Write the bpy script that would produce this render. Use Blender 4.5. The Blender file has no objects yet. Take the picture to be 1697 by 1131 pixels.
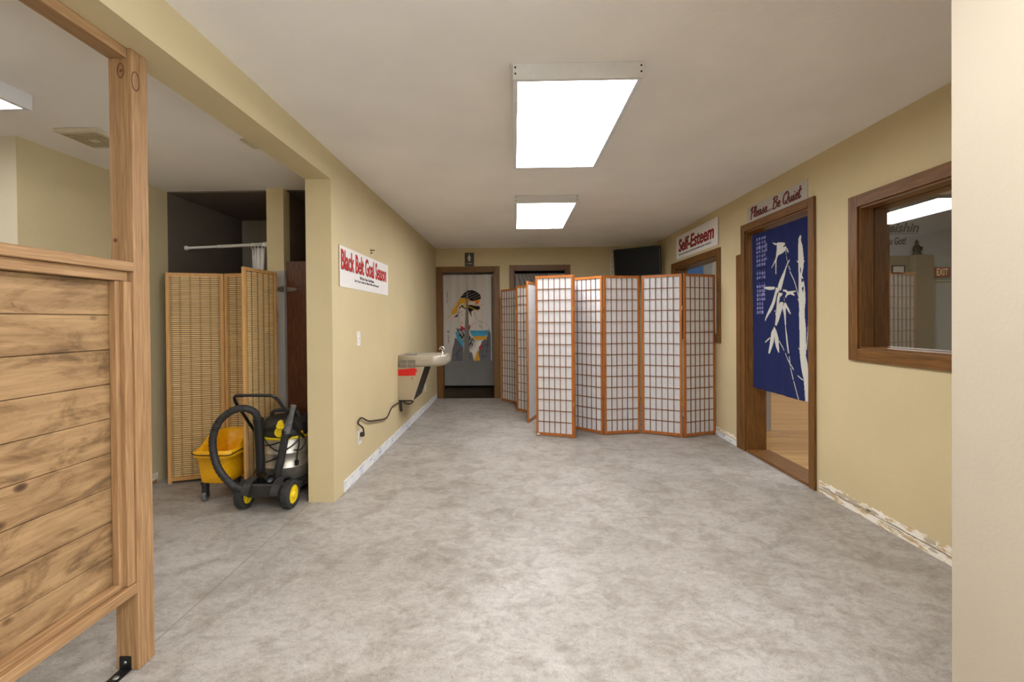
import bpy, bmesh, math, random
import numpy as np
from mathutils import Matrix, Vector
random.seed(7)
PI = math.pi
C = bpy.context.scene.collection
H = 2.44            # ceiling of the corridor
HL = 2.345          # ceiling of the side area
XL, XR, YB = -1.265, 2.2, 7.3

# ------------------------------------------------------------------ materials
def lin(c):
    def f(v):
        v /= 255.0
        return v/12.92 if v <= .04045 else ((v+.055)/1.055)**2.4
    return (f(c[0]), f(c[1]), f(c[2]), 1.0)

class M:
    """small node material helper"""
    def __init__(s, name, rough=.6, metal=0.0, spec=.5):
        s.m = bpy.data.materials.new(name); s.m.use_nodes = True
        s.t = s.m.node_tree; s.n = s.t.nodes; s.b = s.n['Principled BSDF']
        s.b.inputs['Roughness'].default_value = rough
        s.b.inputs['Metallic'].default_value = metal
        s.b.inputs['Specular IOR Level'].default_value = spec
        s.tc = s.n.new('ShaderNodeTexCoord')
    def link(s, a, b): s.t.links.new(a, b)
    def noise(s, scale, detail=3, rough=.5, stretch=(1,1,1), dist=0):
        mp = s.n.new('ShaderNodeMapping'); mp.inputs['Scale'].default_value = stretch
        s.link(s.tc.outputs['Object'], mp.inputs['Vector'])
        t = s.n.new('ShaderNodeTexNoise')
        t.inputs['Scale'].default_value = scale; t.inputs['Detail'].default_value = detail
        t.inputs['Roughness'].default_value = rough; t.inputs['Distortion'].default_value = dist
        s.link(mp.outputs['Vector'], t.inputs['Vector'])
        return t.outputs['Fac']
    def voro(s, scale, stretch=(1,1,1)):
        mp = s.n.new('ShaderNodeMapping'); mp.inputs['Scale'].default_value = stretch
        s.link(s.tc.outputs['Object'], mp.inputs['Vector'])
        t = s.n.new('ShaderNodeTexVoronoi'); t.inputs['Scale'].default_value = scale
        s.link(mp.outputs['Vector'], t.inputs['Vector'])
        return t.outputs['Distance']
    def ramp(s, fac, stops):
        r = s.n.new('ShaderNodeValToRGB'); e = r.color_ramp.elements
        e[0].position, e[0].color = stops[0][0], lin(stops[0][1])
        e[1].position, e[1].color = stops[-1][0], lin(stops[-1][1])
        for p, c in stops[1:-1]:
            q = e.new(p); q.color = lin(c)
        s.link(fac, r.inputs['Fac']); return r.outputs['Color']
    def mix(s, fac, a, b, mode='MIX'):
        x = s.n.new('ShaderNodeMix'); x.data_type = 'RGBA'; x.blend_type = mode
        for i, v in ((0, fac), (6, a), (7, b)):
            if hasattr(v, 'links') or hasattr(v, 'is_linked'): s.link(v, x.inputs[i])
            else: x.inputs[i].default_value = v
        return x.outputs[2]
    def col(s, v):
        if isinstance(v, tuple): s.b.inputs['Base Color'].default_value = lin(v)
        else: s.link(v, s.b.inputs['Base Color'])
        return s
    def bump(s, fac, strength=.2, dist=.002):
        b = s.n.new('ShaderNodeBump'); b.inputs['Strength'].default_value = strength
        b.inputs['Distance'].default_value = dist
        s.link(fac, b.inputs['Height']); s.link(b.outputs['Normal'], s.b.inputs['Normal'])
        return s

def plain(name, c, rough=.5, metal=0., spec=.5, var=.06):
    m = M(name, rough, metal, spec)
    d = tuple(int(v*(1-var)) for v in c); u = tuple(min(255, int(v*(1+var))) for v in c)
    m.col(m.ramp(m.noise(35, 3), [(.3, d), (.7, u)])); return m.m

def paint(name, c, var=.035, bump=.35, scale=110, rough=.62):
    m = M(name, rough, 0, .35)
    d = tuple(int(v*(1-var)) for v in c); u = tuple(min(255, int(v*(1+var))) for v in c)
    m.col(m.ramp(m.noise(1.7, 4), [(.3, d), (.7, u)]))
    m.bump(m.noise(scale, 2, .5), bump, .004); return m.m

def wood(name, dark, light, axis, rough=.55, scale=5, streak=22, knots=False):
    m = M(name, rough, 0, .4)
    st = [streak]*3; st['xyz'.index(axis)] = 1.2
    f = m.noise(scale, 5, .6, tuple(st), .6)
    mid = tuple((a+b)//2 for a, b in zip(dark, light))
    c = m.ramp(f, [(.28, dark), (.5, mid), (.72, light)])
    if knots:
        k = m.ramp(m.voro(1, (9, 5.5, 9)), [(.055, (70, 52, 38)), (.085, (130, 104, 80)), (.14, (255, 255, 255))])
        c = m.mix(.85, c, k, 'MULTIPLY')
        g = m.ramp(m.noise(1, 6, .7, (9, 3.2, 9), 1.4), [(.33, (120, 112, 104)), (.45, (216, 208, 198)), (.55, (255, 255, 255))])
        c = m.mix(.75, c, g, 'MULTIPLY')
        g = m.ramp(m.noise(1, 6, .8, (40, 12, 40), 2), [(.30, (120, 100, 80)), (.40, (255, 255, 255))])
        c = m.mix(.5, c, g, 'MULTIPLY')
    m.col(c); m.bump(f, .12, .001); return m.m

MAT = {}
def mk():
    g = MAT
    g['wall'] = paint('tan_wall_paint', (203, 187, 148), .02)
    g['wall_cream'] = paint('cream_wall_paint', (184, 174, 155), .02, .12)
    g['wall_lit'] = paint('pale_cream_wall_paint', (212, 202, 178), .02)  # cream made paler to paint in the side lamp's strong light
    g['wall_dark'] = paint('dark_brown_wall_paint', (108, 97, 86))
    g['wall_grey'] = paint('pale_grey_wall_paint', (168, 164, 158))
    g['wall_hall'] = paint('hall_grey_paint', (150, 152, 152), .02, .1)
    g['hall_beige'] = paint('hall_beige_paint', (118, 108, 86), .02, .1)
    g['hall_panel'] = paint('hall_grey_green_paint', (150, 154, 148), .02, .1)
    g['ceiling'] = paint('ceiling_paint', (238, 235, 230), .02, .3, 70, .75)
    # floor: mottled grey sheet with drifting streaks
    m = M('mottled_grey_floor', .5, 0, .3)
    a = m.ramp(m.noise(1.3, 5, .6, (1, 1, 1), .4), [(.3, (164, 159, 152)), (.5, (178, 173, 167)), (.7, (192, 188, 183))])
    b = m.ramp(m.noise(24, 10, .8, (1, 1.35, 1), .5), [(.33, (138, 131, 123)), (.45, (216, 211, 205)), (.62, (250, 250, 249))])
    c = m.mix(.55, a, b, 'MULTIPLY')
    d = m.ramp(m.noise(6, 8, .7, (1, 1.2, 1), .6), [(.34, (196, 190, 182)), (.55, (255, 255, 255))])
    c = m.mix(.65, c, d, 'MULTIPLY')
    e = m.ramp(m.noise(190, 3, .8), [(.3, (180, 177, 173)), (.6, (255, 255, 255))])
    m.col(m.mix(.45, c, e, 'MULTIPLY')); m.bump(m.noise(60, 4), .08, .001)
    g['floor'] = m.m
    m = M('oak_strip_floor', .28, 0, .5)
    br = m.n.new('ShaderNodeTexBrick'); br.inputs['Scale'].default_value = 1
    mp = m.n.new('ShaderNodeMapping'); m.link(m.tc.outputs['Object'], mp.inputs['Vector'])
    m.link(mp.outputs['Vector'], br.inputs['Vector'])
    br.inputs['Brick Width'].default_value = 1.1; br.inputs['Row Height'].default_value = .058
    br.inputs['Mortar Size'].default_value = .0012
    br.inputs['Color1'].default_value = lin((196, 158, 98)); br.inputs['Color2'].default_value = lin((172, 130, 74))
    br.inputs['Mortar'].default_value = lin((110, 78, 44))
    gr = m.ramp(m.noise(6, 5, .6, (1.5, 26, 1)), [(.3, (200, 190, 175)), (.65, (255, 255, 255))])
    m.col(m.mix(.6, br.outputs['Color'], gr, 'MULTIPLY')); g['oak_floor'] = m.m
    for ax in 'xyz':
        g['fir_'+ax] = wood('fir_lumber_'+ax, (128, 94, 60), (174, 138, 98), ax, .6, 4, 26)
        g['trim_'+ax] = wood('stained_oak_'+ax, (84, 54, 22), (134, 92, 44), ax, .42, 5, 24)
        g['honey_'+ax] = wood('honey_stained_wood_'+ax, (148, 84, 34), (188, 116, 54), ax, .38, 5, 18)
        g['pale_'+ax] = wood('pale_pine_'+ax, (186, 138, 82), (214, 168, 108), ax, .5, 5, 18)
    g['fir_board'] = wood('knotty_pine_boards', (128, 98, 64), (168, 136, 96), 'y', .65, 3.5, 14, True)
    g['lattice'] = wood('lattice_strip_wood', (104, 62, 32), (144, 90, 48), 'z', .45, 6, 14)
    g['darkwood'] = wood('dark_red_brown_plywood', (66, 36, 22), (124, 76, 46), 'z', .4, 9, 16)
    # rice paper
    m = M('rice_paper', .8, 0, .2); m.col(m.ramp(m.noise(40, 4, .6, (1, 1, .5)), [(.3, (226, 228, 232)), (.7, (240, 241, 244))]))
    tr = m.n.new('ShaderNodeBsdfTranslucent'); tr.inputs['Color'].default_value = lin((235, 230, 222))
    mx = m.n.new('ShaderNodeMixShader'); mx.inputs['Fac'].default_value = .3
    m.link(m.b.outputs[0], mx.inputs[1]); m.link(tr.outputs[0], mx.inputs[2])
    m.link(mx.outputs[0], m.n['Material Output'].inputs['Surface']); g['paper'] = m.m
    # bamboo slats
    m = M('bamboo_slats', .55, 0, .4)
    m.col(m.ramp(m.noise(3, 4, .7, (2, 2, 70)), [(.3, (184, 150, 100)), (.5, (216, 184, 130)), (.7, (230, 204, 152))]))
    g['bamboo'] = m.m
    g['thread'] = plain('dark_cotton_thread', (112, 86, 52), .8)
    g['white'] = plain('white_enamel', (228, 227, 224), .4, 0, .5, .02)
    g['fixture'] = plain('white_fixture_steel', (222, 222, 224), .35, 0, .5, .01)
    g['vent'] = plain('beige_vent_plastic', (206, 196, 172), .5, 0, .4, .02)
    g['ventdark'] = plain('beige_vent_grille', (178, 166, 138), .6)
    g['seam'] = plain('floor_seam', (128, 114, 98), .8)
    g['black'] = plain('black_plastic', (20, 20, 21), .38, 0, .5, .15)
    g['dusty'] = plain('dusty_black_plastic', (44, 43, 42), .55, 0, .4, .25)
    g['grey_plastic'] = plain('worn_grey_plastic', (96, 96, 96), .5, 0, .4, .2)
    g['screen'] = plain('black_screen_glass', (9, 9, 10), .4, 0, .2, .1)
    g['yellow'] = plain('yellow_plastic', (240, 178, 14), .38, 0, .5, .04)
    g['yellow2'] = plain('bright_yellow_plastic', (236, 206, 22), .4, 0, .5, .05)
    g['rubber'] = plain('black_rubber', (46, 46, 45), .7)
    g['steel'] = plain('brushed_steel', (206, 200, 190), .42, .8, .5, .05)
    g['chrome'] = plain('chrome', (225, 225, 225), .12, 1.0, .5, .02)
    g['zinc'] = plain('zinc_plated_steel', (150, 150, 146), .4, .8)
    g['brass'] = plain('brass', (190, 150, 80), .35, .9)
    g['fountain'] = plain('beige_grey_steel', (172, 162, 144), .35, .35, .5, .05)
    g['fountain_side'] = plain('tan_steel_panel', (178, 164, 138), .42, .2, .5, .02)
    g['basin'] = plain('satin_stainless_basin', (176, 168, 152), .38, .35, .5, .02)
    g['grille'] = plain('dark_grey_grille', (92, 90, 86), .5)
    g['redtape'] = plain('red_tape', (206, 22, 20), .35, 0, .5, .06)
    g['darkpanel'] = plain('dark_brown_vinyl_panel', (46, 38, 32), .45, 0, .4, .2)
    g['cord'] = plain('brown_black_cord', (44, 32, 25), .5)
    g['sign_white'] = plain('white_vinyl_banner', (232, 229, 226), .5, 0, .4, .01)
    g['sign_grey'] = plain('grey_sign_board', (182, 176, 168), .6, 0, .3, .02)
    g['sign_red'] = plain('red_lettering', (196, 28, 22), .5, 0, .4, .05)
    g['sign_crimson'] = plain('crimson_lettering', (160, 14, 24), .5, 0, .4, .05)
    g['sign_maroon'] = plain('maroon_lettering', (112, 18, 22), .5, 0, .4, .05)
    g['ink'] = plain('black_ink', (24, 22, 22), .6)
    g['sign_dark'] = plain('charcoal_sign_plate', (64, 62, 60), .5)
    g['sign_pale'] = plain('pale_sign_symbol', (196, 190, 184), .5)
    g['pale_blue_ink'] = plain('pale_violet_lettering', (152, 152, 206), .8)
    g['exit_body'] = plain('dull_red_exit_plate', (128, 62, 46), .5)
    g['exit_text'] = plain('cream_exit_letters', (222, 206, 160), .5)
    g['statue'] = plain('dark_bronze', (46, 40, 34), .5, .3)
    g['blue_mat'] = plain('blue_banner_cloth', (62, 108, 168), .7)
    g['curtain'] = plain('white_shower_curtain', (206, 203, 198), .6, 0, .3, .03)
    g['rug'] = plain('dark_brown_carpet', (58, 46, 36), .95, 0, .1, .2)
    g['grey_door'] = plain('grey_painted_door', (128, 126, 123), .5, 0, .4, .03)
    # chipped plaster strip left behind where a skirting was pulled off
    m = M('chipped_white_plaster', .8, 0, .2)
    m.col(m.ramp(m.noise(22, 6, .7, (1, .35, 1.6)), [(.34, (150, 160, 178)), (.43, (214, 220, 228)), (.6, (236, 236, 232)), (.72, (214, 200, 164))]))
    m.bump(m.noise(60, 4), .4, .003); g['chip'] = m.m
    m = M('torn_drywall_paper', .85, 0, .2)
    m.col(m.ramp(m.noise(16, 6, .75, (1, .5, 1.8)), [(.36, (176, 152, 116)), (.45, (206, 184, 142)), (.5, (236, 230, 218)), (.7, (240, 236, 226))]))
    m.bump(m.noise(60, 4), .5, .003); g['torn'] = m.m
    # patterned cloth reads its printed colours from an attribute
    for nm, tr_ in (('print_blue', .12), ('print_linen', .12), ('print_grey', .12)):
        m = M(nm+'_cloth', .9, 0, .1)
        at = m.n.new('ShaderNodeAttribute'); at.attribute_name = 'pattern'
        wv = m.ramp(m.noise(420, 2, .5, (1, 1, 1)), [(.3, (225, 225, 225)), (.7, (255, 255, 255))])
        m.col(m.mix(.6, at.outputs['Color'], wv, 'MULTIPLY')); m.bump(m.noise(300, 2), .15, .001)
        g[nm] = m.m
    # glass
    m = M('window_glass', .0)
    n = m.n; gl = n.new('ShaderNodeBsdfGlossy'); gl.inputs['Roughness'].default_value = .003
    tp = n.new('ShaderNodeBsdfTransparent'); tp.inputs['Color'].default_value = (.93, .95, .95, 1)
    fr = n.new('ShaderNodeFresnel'); fr.inputs['IOR'].default_value = 1.55
    mx = n.new('ShaderNodeMixShader'); ge = n.new('ShaderNodeNewGeometry'); mt = n.new('ShaderNodeMath'); mt.operation = 'MULTIPLY_ADD'
    mt.inputs[1].default_value = -1; mt.inputs[2].default_value = 1; m.link(ge.outputs['Backfacing'], mt.inputs[0])
    m2 = n.new('ShaderNodeMath'); m2.operation = 'MULTIPLY'; m.link(mt.outputs[0], m2.inputs[0]); m.link(fr.outputs[0], m2.inputs[1])
    m3 = n.new('ShaderNodeMath'); m3.operation = 'MULTIPLY'; m3.inputs[1].default_value = 2.2; m.link(m2.outputs[0], m3.inputs[0])   # both faces of the pane reflect
    m.link(m3.outputs[0], mx.inputs['Fac'])
    m.link(tp.outputs[0], mx.inputs[1]); m.link(gl.outputs[0], mx.inputs[2])
    m.link(mx.outputs[0], n['Material Output'].inputs['Surface']); g['glass'] = m.m
    for nm, st in (('lamp', 17.5), ('lamp_side', 6.0), ('lamp_hall', 30.0)):
        m = M(nm+'_diffuser', .5); m.col((250, 250, 250))
        m.b.inputs['Emission Color'].default_value = lin((251, 250, 252))
        m.b.inputs['Emission Strength'].default_value = st
        g[nm] = m.m
mk()

# ------------------------------------------------------------------ mesh building
class MB:
    def __init__(s): s.v = []; s.f = []; s.sm = []
    def add(s, vs, fs, smooth=False):
        o = len(s.v); s.v += [tuple(v) for v in vs]
        s.f += [tuple(i+o for i in f) for f in fs]; s.sm += [smooth]*len(fs); return s
    def box(s, x0, x1, y0, y1, z0, z1, mat=None, ch=0.0):
        x0, x1 = min(x0, x1), max(x0, x1); y0, y1 = min(y0, y1), max(y0, y1); z0, z1 = min(z0, z1), max(z0, z1)
        if ch > 0:      # chamfered box
            bm = bmesh.new(); bmesh.ops.create_cube(bm, size=1)
            for v in bm.verts:
                v.co = ((x0+x1)/2+v.co.x*(x1-x0), (y0+y1)/2+v.co.y*(y1-y0), (z0+z1)/2+v.co.z*(z1-z0))
            bmesh.ops.bevel(bm, geom=list(bm.edges), offset=ch, segments=2, profile=.5, affect='EDGES')
            bm.verts.index_update()
            vs = [Vector(v.co) for v in bm.verts]; fs = [tuple(v.index for v in f.verts) for f in bm.faces]; bm.free()
        else:
            vs = [Vector(p) for p in ((x0,y0,z0),(x1,y0,z0),(x1,y1,z0),(x0,y1,z0),(x0,y0,z1),(x1,y0,z1),(x1,y1,z1),(x0,y1,z1))]
            fs = [(0,3,2,1),(4,5,6,7),(0,1,5,4),(1,2,6,5),(2,3,7,6),(3,0,4,7)]
        if mat is not None: vs = [mat @ v for v in vs]
        return s.add(vs, fs)
    def prism(s, poly, axis_mat, d0, d1):
        """poly = (a,b) points; axis_mat maps (a,b,depth) to the world"""
        n = len(poly)
        vs = [axis_mat @ Vector((a, b, d0)) for a, b in poly]+[axis_mat @ Vector((a, b, d1)) for a, b in poly]
        fs = [tuple(range(n-1, -1, -1)), tuple(range(n, 2*n))]
        fs += [(i, (i+1) % n, n+(i+1) % n, n+i) for i in range(n)]
        return s.add(vs, fs)
    def lathe(s, prof, mat, seg=32, smooth=True):
        vs = []; fs = []; n = len(prof)
        for k in range(seg):
            a = 2*PI*k/seg
            for r, h in prof: vs.append(mat @ Vector((r*math.cos(a), r*math.sin(a), h)))
        for k in range(seg):
            k2 = (k+1) % seg
            for i in range(n-1): fs.append((k*n+i, k2*n+i, k2*n+i+1, k*n+i+1))
        s.add(vs, fs, smooth)
        for idx, rev in ((0, True), (n-1, False)):      # close the ends
            if prof[idx][0] > 1e-6:
                ring = [mat @ Vector((prof[idx][0]*math.cos(2*PI*k/seg), prof[idx][0]*math.sin(2*PI*k/seg), prof[idx][1])) for k in range(seg)]
                s.add(ring, [tuple(range(seg))[::-1] if rev else tuple(range(seg))])
        return s
    def tube(s, pts, r, seg=10, ry=None, caps=True, ridge=None):
        pts = [Vector(p) for p in pts]; n = len(pts)
        t0 = (pts[1]-pts[0]).normalized()
        up = Vector((0, 0, 1)) if abs(t0.z) < .9 else Vector((1, 0, 0))
        u = t0.cross(up).normalized(); rings = []
        for i, p in enumerate(pts):
            t = (pts[min(i+1, n-1)]-pts[max(i-1, 0)]).normalized()
            u = (u-t*u.dot(t)).normalized(); w = t.cross(u)
            rr = r[i] if isinstance(r, (list, tuple)) else r
            if ridge: rr *= ridge[i % len(ridge)]
            rings.append([p+u*(rr*math.cos(2*PI*k/seg))+w*((ry or rr)*math.sin(2*PI*k/seg)) for k in range(seg)])
        return s.loft(rings, caps)
    def loft(s, rings, caps=True, smooth=True):
        seg = len(rings[0]); vs = [v for r in rings for v in r]; fs = []
        for i in range(len(rings)-1):
            for k in range(seg):
                k2 = (k+1) % seg
                fs.append((i*seg+k, i*seg+k2, (i+1)*seg+k2, (i+1)*seg+k))
        s.add(vs, fs, smooth)
        if caps:
            s.add(rings[0], [tuple(range(seg))[::-1]]); s.add(rings[-1], [tuple(range(seg))])
        return s
    def sheet(s, grid, smooth=True):
        """grid[i][j] of points"""
        a, b = len(grid), len(grid[0])
        vs = [p for row in grid for p in row]
        fs = [(i*b+j, i*b+j+1, (i+1)*b+j+1, (i+1)*b+j) for i in range(a-1) for j in range(b-1)]
        return s.add(vs, fs, smooth)
    def mesh(s, name, off=Vector((0, 0, 0))):
        me = bpy.data.meshes.new(name)
        me.from_pydata([(v[0]-off[0], v[1]-off[1], v[2]-off[2]) for v in s.v], [], s.f)
        me.polygons.foreach_set('use_smooth', s.sm); me.update()
        bm = bmesh.new(); bm.from_mesh(me); bmesh.ops.recalc_face_normals(bm, faces=list(bm.faces))
        bm.to_mesh(me); bm.free(); return me

ORG = {}
def thing(name, label, cat, loc, group=None):
    o = bpy.data.objects.new(name, None); C.objects.link(o); o.location = loc
    o.empty_display_size = .1
    o['label'] = label; o['category'] = cat
    if group: o['group'] = group
    ORG[o.name] = Vector(loc); return o
def tag(o, label, cat, group=None):
    o['label'] = label; o['category'] = cat
    if group: o['group'] = group
    return o
def obj(name, mb, mat, parent=None, label=None, mod=None):
    """one mesh object, vertices given in world coordinates"""
    if parent is not None: off = ORG[parent.name]
    else:
        xs, ys, zs = zip(*mb.v); off = Vector(((min(xs)+max(xs))/2, (min(ys)+max(ys))/2, min(zs)))
    o = bpy.data.objects.new(name, mb.mesh(name, off)); C.objects.link(o)
    o.data.materials.append(MAT[mat] if isinstance(mat, str) else mat)
    if parent is not None: o.parent = parent
    else: o.location = off
    ORG[o.name] = off
    if label: o['label'] = label
    return o
def struct(name, mb, mat, parent=None):
    o = obj(name, mb, mat, parent)
    if parent is None: o['kind'] = 'structure'
    return o
def holder(name, loc):
    o = bpy.data.objects.new(name, None); C.objects.link(o); o.location = loc
    o['kind'] = 'structure'; ORG[o.name] = Vector(loc); return o
def frame_mat(u, v, n, o):
    m = Matrix.Identity(4)
    for i, a in enumerate((u, v, n)):
        for k in range(3): m[k][i] = a[k]
    for k in range(3): m[k][3] = o[k]
    return m
def left_wall(y, z, d=0): return frame_mat((0,1,0), (0,0,1), (1,0,0), (XL+d, y, z))
def right_wall(y, z, d=0): return frame_mat((0,-1,0), (0,0,1), (-1,0,0), (XR-d, y, z))
def back_wall(x, z, d=0): return frame_mat((1,0,0), (0,0,1), (0,-1,0), (x, YB-d, z))
def along(p, q):
    """matrix whose z axis runs from p to q, origin at p"""
    p, q = Vector(p), Vector(q); z = (q-p).normalized()
    a = Vector((0, 0, 1)) if abs(z.z) < .9 else Vector((1, 0, 0))
    x = a.cross(z).normalized(); y = z.cross(x)
    return frame_mat(x, y, z, p)
def spline(pts, n=8):
    pts = [Vector(p) for p in pts]; out = []
    for i in range(len(pts)-1):
        p0 = pts[max(i-1, 0)]; p1 = pts[i]; p2 = pts[i+1]; p3 = pts[min(i+2, len(pts)-1)]
        for k in range(n):
            t = k/n
            out.append(.5*((2*p1)+(p2-p0)*t+(2*p0-5*p1+4*p2-p3)*t*t+(3*p1-p0-3*p2+p3)*t**3))
    out.append(pts[-1]); return out

_dg = bpy.context.evaluated_depsgraph_get
def text_mb(body, mat, w, h, thick=.0012, bold=0.0, shear=0.0, align='L', keep=False):
    """lettering fitted into a w x h box placed by mat (origin = lower left of the box)"""
    cu = bpy.data.curves.new('lettering', 'FONT'); cu.body = body; cu.size = 1
    cu.offset = bold; cu.shear = shear; cu.resolution_u = 3; cu.extrude = .01
    o = bpy.data.objects.new('lettering', cu); C.objects.link(o)
    dg = _dg(); dg.update(); me = bpy.data.meshes.new_from_object(o.evaluated_get(dg))
    vs = [v.co.copy() for v in me.vertices]; fs = [tuple(p.vertices) for p in me.polygons]
    bpy.data.objects.remove(o); bpy.data.curves.remove(cu); bpy.data.meshes.remove(me)
    mb = MB()
    if not vs: return mb
    x0 = min(v.x for v in vs); x1 = max(v.x for v in vs); y0 = min(v.y for v in vs); y1 = max(v.y for v in vs)
    sx = w/(x1-x0); sy = h/(y1-y0)
    if keep: sx = sy = min(sx, sy)
    mb.add([mat @ Vector(((v.x-x0)*sx, (v.y-y0)*sy, (v.z+.01)/.02*thick)) for v in vs], fs)
    return mb
# printed motifs, metres from the upper left corner of each cloth
BAM = {"polys":[[[0.326,0.12],[0.395,0.139],[0.414,0.133],[0.498,0.149],[0.509,0.165],[0.486,0.171],[0.478,0.188],[0.515,0.178],[0.527,0.194],[0.509,0.216],[0.462,0.233],[0.419,0.241],[0.382,0.28],[0.312,0.337],[0.318,0.323],[0.38,0.25],[0.397,0.184],[0.395,0.151],[0.358,0.145]],[[0.527,0.194],[0.544,0.2],[0.57,0.239],[0.555,0.238],[0.532,0.214]],[[0.382,0.243],[0.401,0.242],[0.389,0.292],[0.384,0.393],[0.371,0.395],[0.372,0.289]],[[0.583,0.297],[0.572,0.315],[0.526,0.365],[0.478,0.459],[0.444,0.538],[0.405,0.503],[0.43,0.455],[0.461,0.411],[0.514,0.35],[0.56,0.306]],[[0.378,0.508],[0.418,0.511],[0.43,0.534],[0.393,0.56],[0.361,0.631],[0.316,0.696],[0.229,0.791],[0.22,0.781],[0.263,0.718],[0.316,0.637],[0.355,0.558]],[[0.183,0.495],[0.245,0.49],[0.355,0.499],[0.365,0.511],[0.343,0.522],[0.278,0.52],[0.224,0.507]],[[0.472,0.531],[0.513,0.532],[0.565,0.553],[0.653,0.553],[0.654,0.559],[0.615,0.563],[0.639,0.588],[0.626,0.588],[0.587,0.575],[0.547,0.583],[0.524,0.601],[0.507,0.598],[0.507,0.584],[0.536,0.565],[0.501,0.549],[0.472,0.547]],[[0.417,0.551],[0.466,0.561],[0.46,0.575],[0.432,0.591],[0.417,0.648],[0.435,0.634],[0.465,0.632],[0.477,0.643],[0.471,0.657],[0.459,0.685],[0.416,0.785],[0.385,0.829],[0.36,0.825],[0.379,0.727],[0.392,0.604]],[[0.495,0.638],[0.524,0.645],[0.57,0.688],[0.594,0.733],[0.586,0.735],[0.524,0.68],[0.514,0.7],[0.523,0.82],[0.5,0.821],[0.483,0.735],[0.459,0.678]],[[0.687,0.149],[0.709,0.128],[0.724,0.133],[0.719,0.168],[0.736,0.211],[0.742,0.258],[0.749,0.324],[0.743,0.383],[0.728,0.44],[0.743,0.468],[0.753,0.522],[0.758,0.574],[0.761,0.627],[0.752,0.699],[0.75,0.791],[0.757,0.818],[0.7,0.818],[0.697,0.698],[0.69,0.631],[0.691,0.53],[0.691,0.464],[0.684,0.329],[0.682,0.228]],[[0.366,0.719],[0.44,0.72],[0.409,0.784],[0.384,0.827],[0.359,0.821],[0.376,0.763]],[[0.482,0.721],[0.521,0.721],[0.517,0.826],[0.542,0.903],[0.571,1.047],[0.556,1.049],[0.517,0.91],[0.505,0.826]],[[0.35,0.836],[0.384,0.872],[0.409,0.929],[0.42,1.051],[0.408,1.053],[0.377,1.01],[0.358,0.967],[0.35,0.92],[0.339,0.968],[0.287,1.072],[0.271,1.069],[0.287,1.001],[0.308,0.888]],[[0.694,0.72],[0.746,0.721],[0.756,0.79],[0.763,0.856],[0.761,0.921],[0.765,0.974],[0.76,1.053],[0.78,1.116],[0.789,1.193],[0.809,1.275],[0.818,1.4],[0.753,1.408],[0.746,1.317],[0.739,1.239],[0.718,1.156],[0.703,1.057],[0.699,0.857]]],"cuts":[[[0.707,0.379],[0.718,0.38],[0.72,0.413],[0.712,0.426]],[[0.72,0.46],[0.743,0.468],[0.743,0.485],[0.724,0.493]],[[0.724,0.533],[0.743,0.527],[0.742,0.58],[0.734,0.56]]],"strokes":[[[[0.515,0.208],[0.526,0.25]],8],[[[0.53,0.266],[0.545,0.306]],8],[[[0.567,0.349],[0.585,0.38]],9],[[[0.583,0.393],[0.627,0.465]],9],[[[0.632,0.472],[0.69,0.6]],9],[[[0.665,0.321],[0.683,0.333]],9],[[[0.68,0.617],[0.692,0.632]],9],[[[0.744,0.335],[0.754,0.333]],8],[[[0.793,0.541],[0.811,0.6]],10],[[[0.814,0.755],[0.792,0.791],[0.786,0.817]],8],[[[0.208,0.524],[0.152,0.564]],8],[[[0.489,0.594],[0.491,0.629]],5],[[[0.354,0.708],[0.377,0.701]],8],[[[0.29,0.937],[0.229,0.976]],12],[[[0.415,0.954],[0.484,1.032]],9],[[[0.512,1.055],[0.62,1.173]],10],[[[0.573,1.074],[0.583,1.149]],8],[[[0.586,1.163],[0.616,1.252]],9],[[[0.624,1.268],[0.686,1.397]],11],[[[0.813,0.758],[0.789,0.79],[0.783,0.868],[0.768,1.006]],8],[[[0.681,1.215],[0.732,1.241]],10],[[[0.688,0.998],[0.703,1.012]],8]]}
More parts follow.
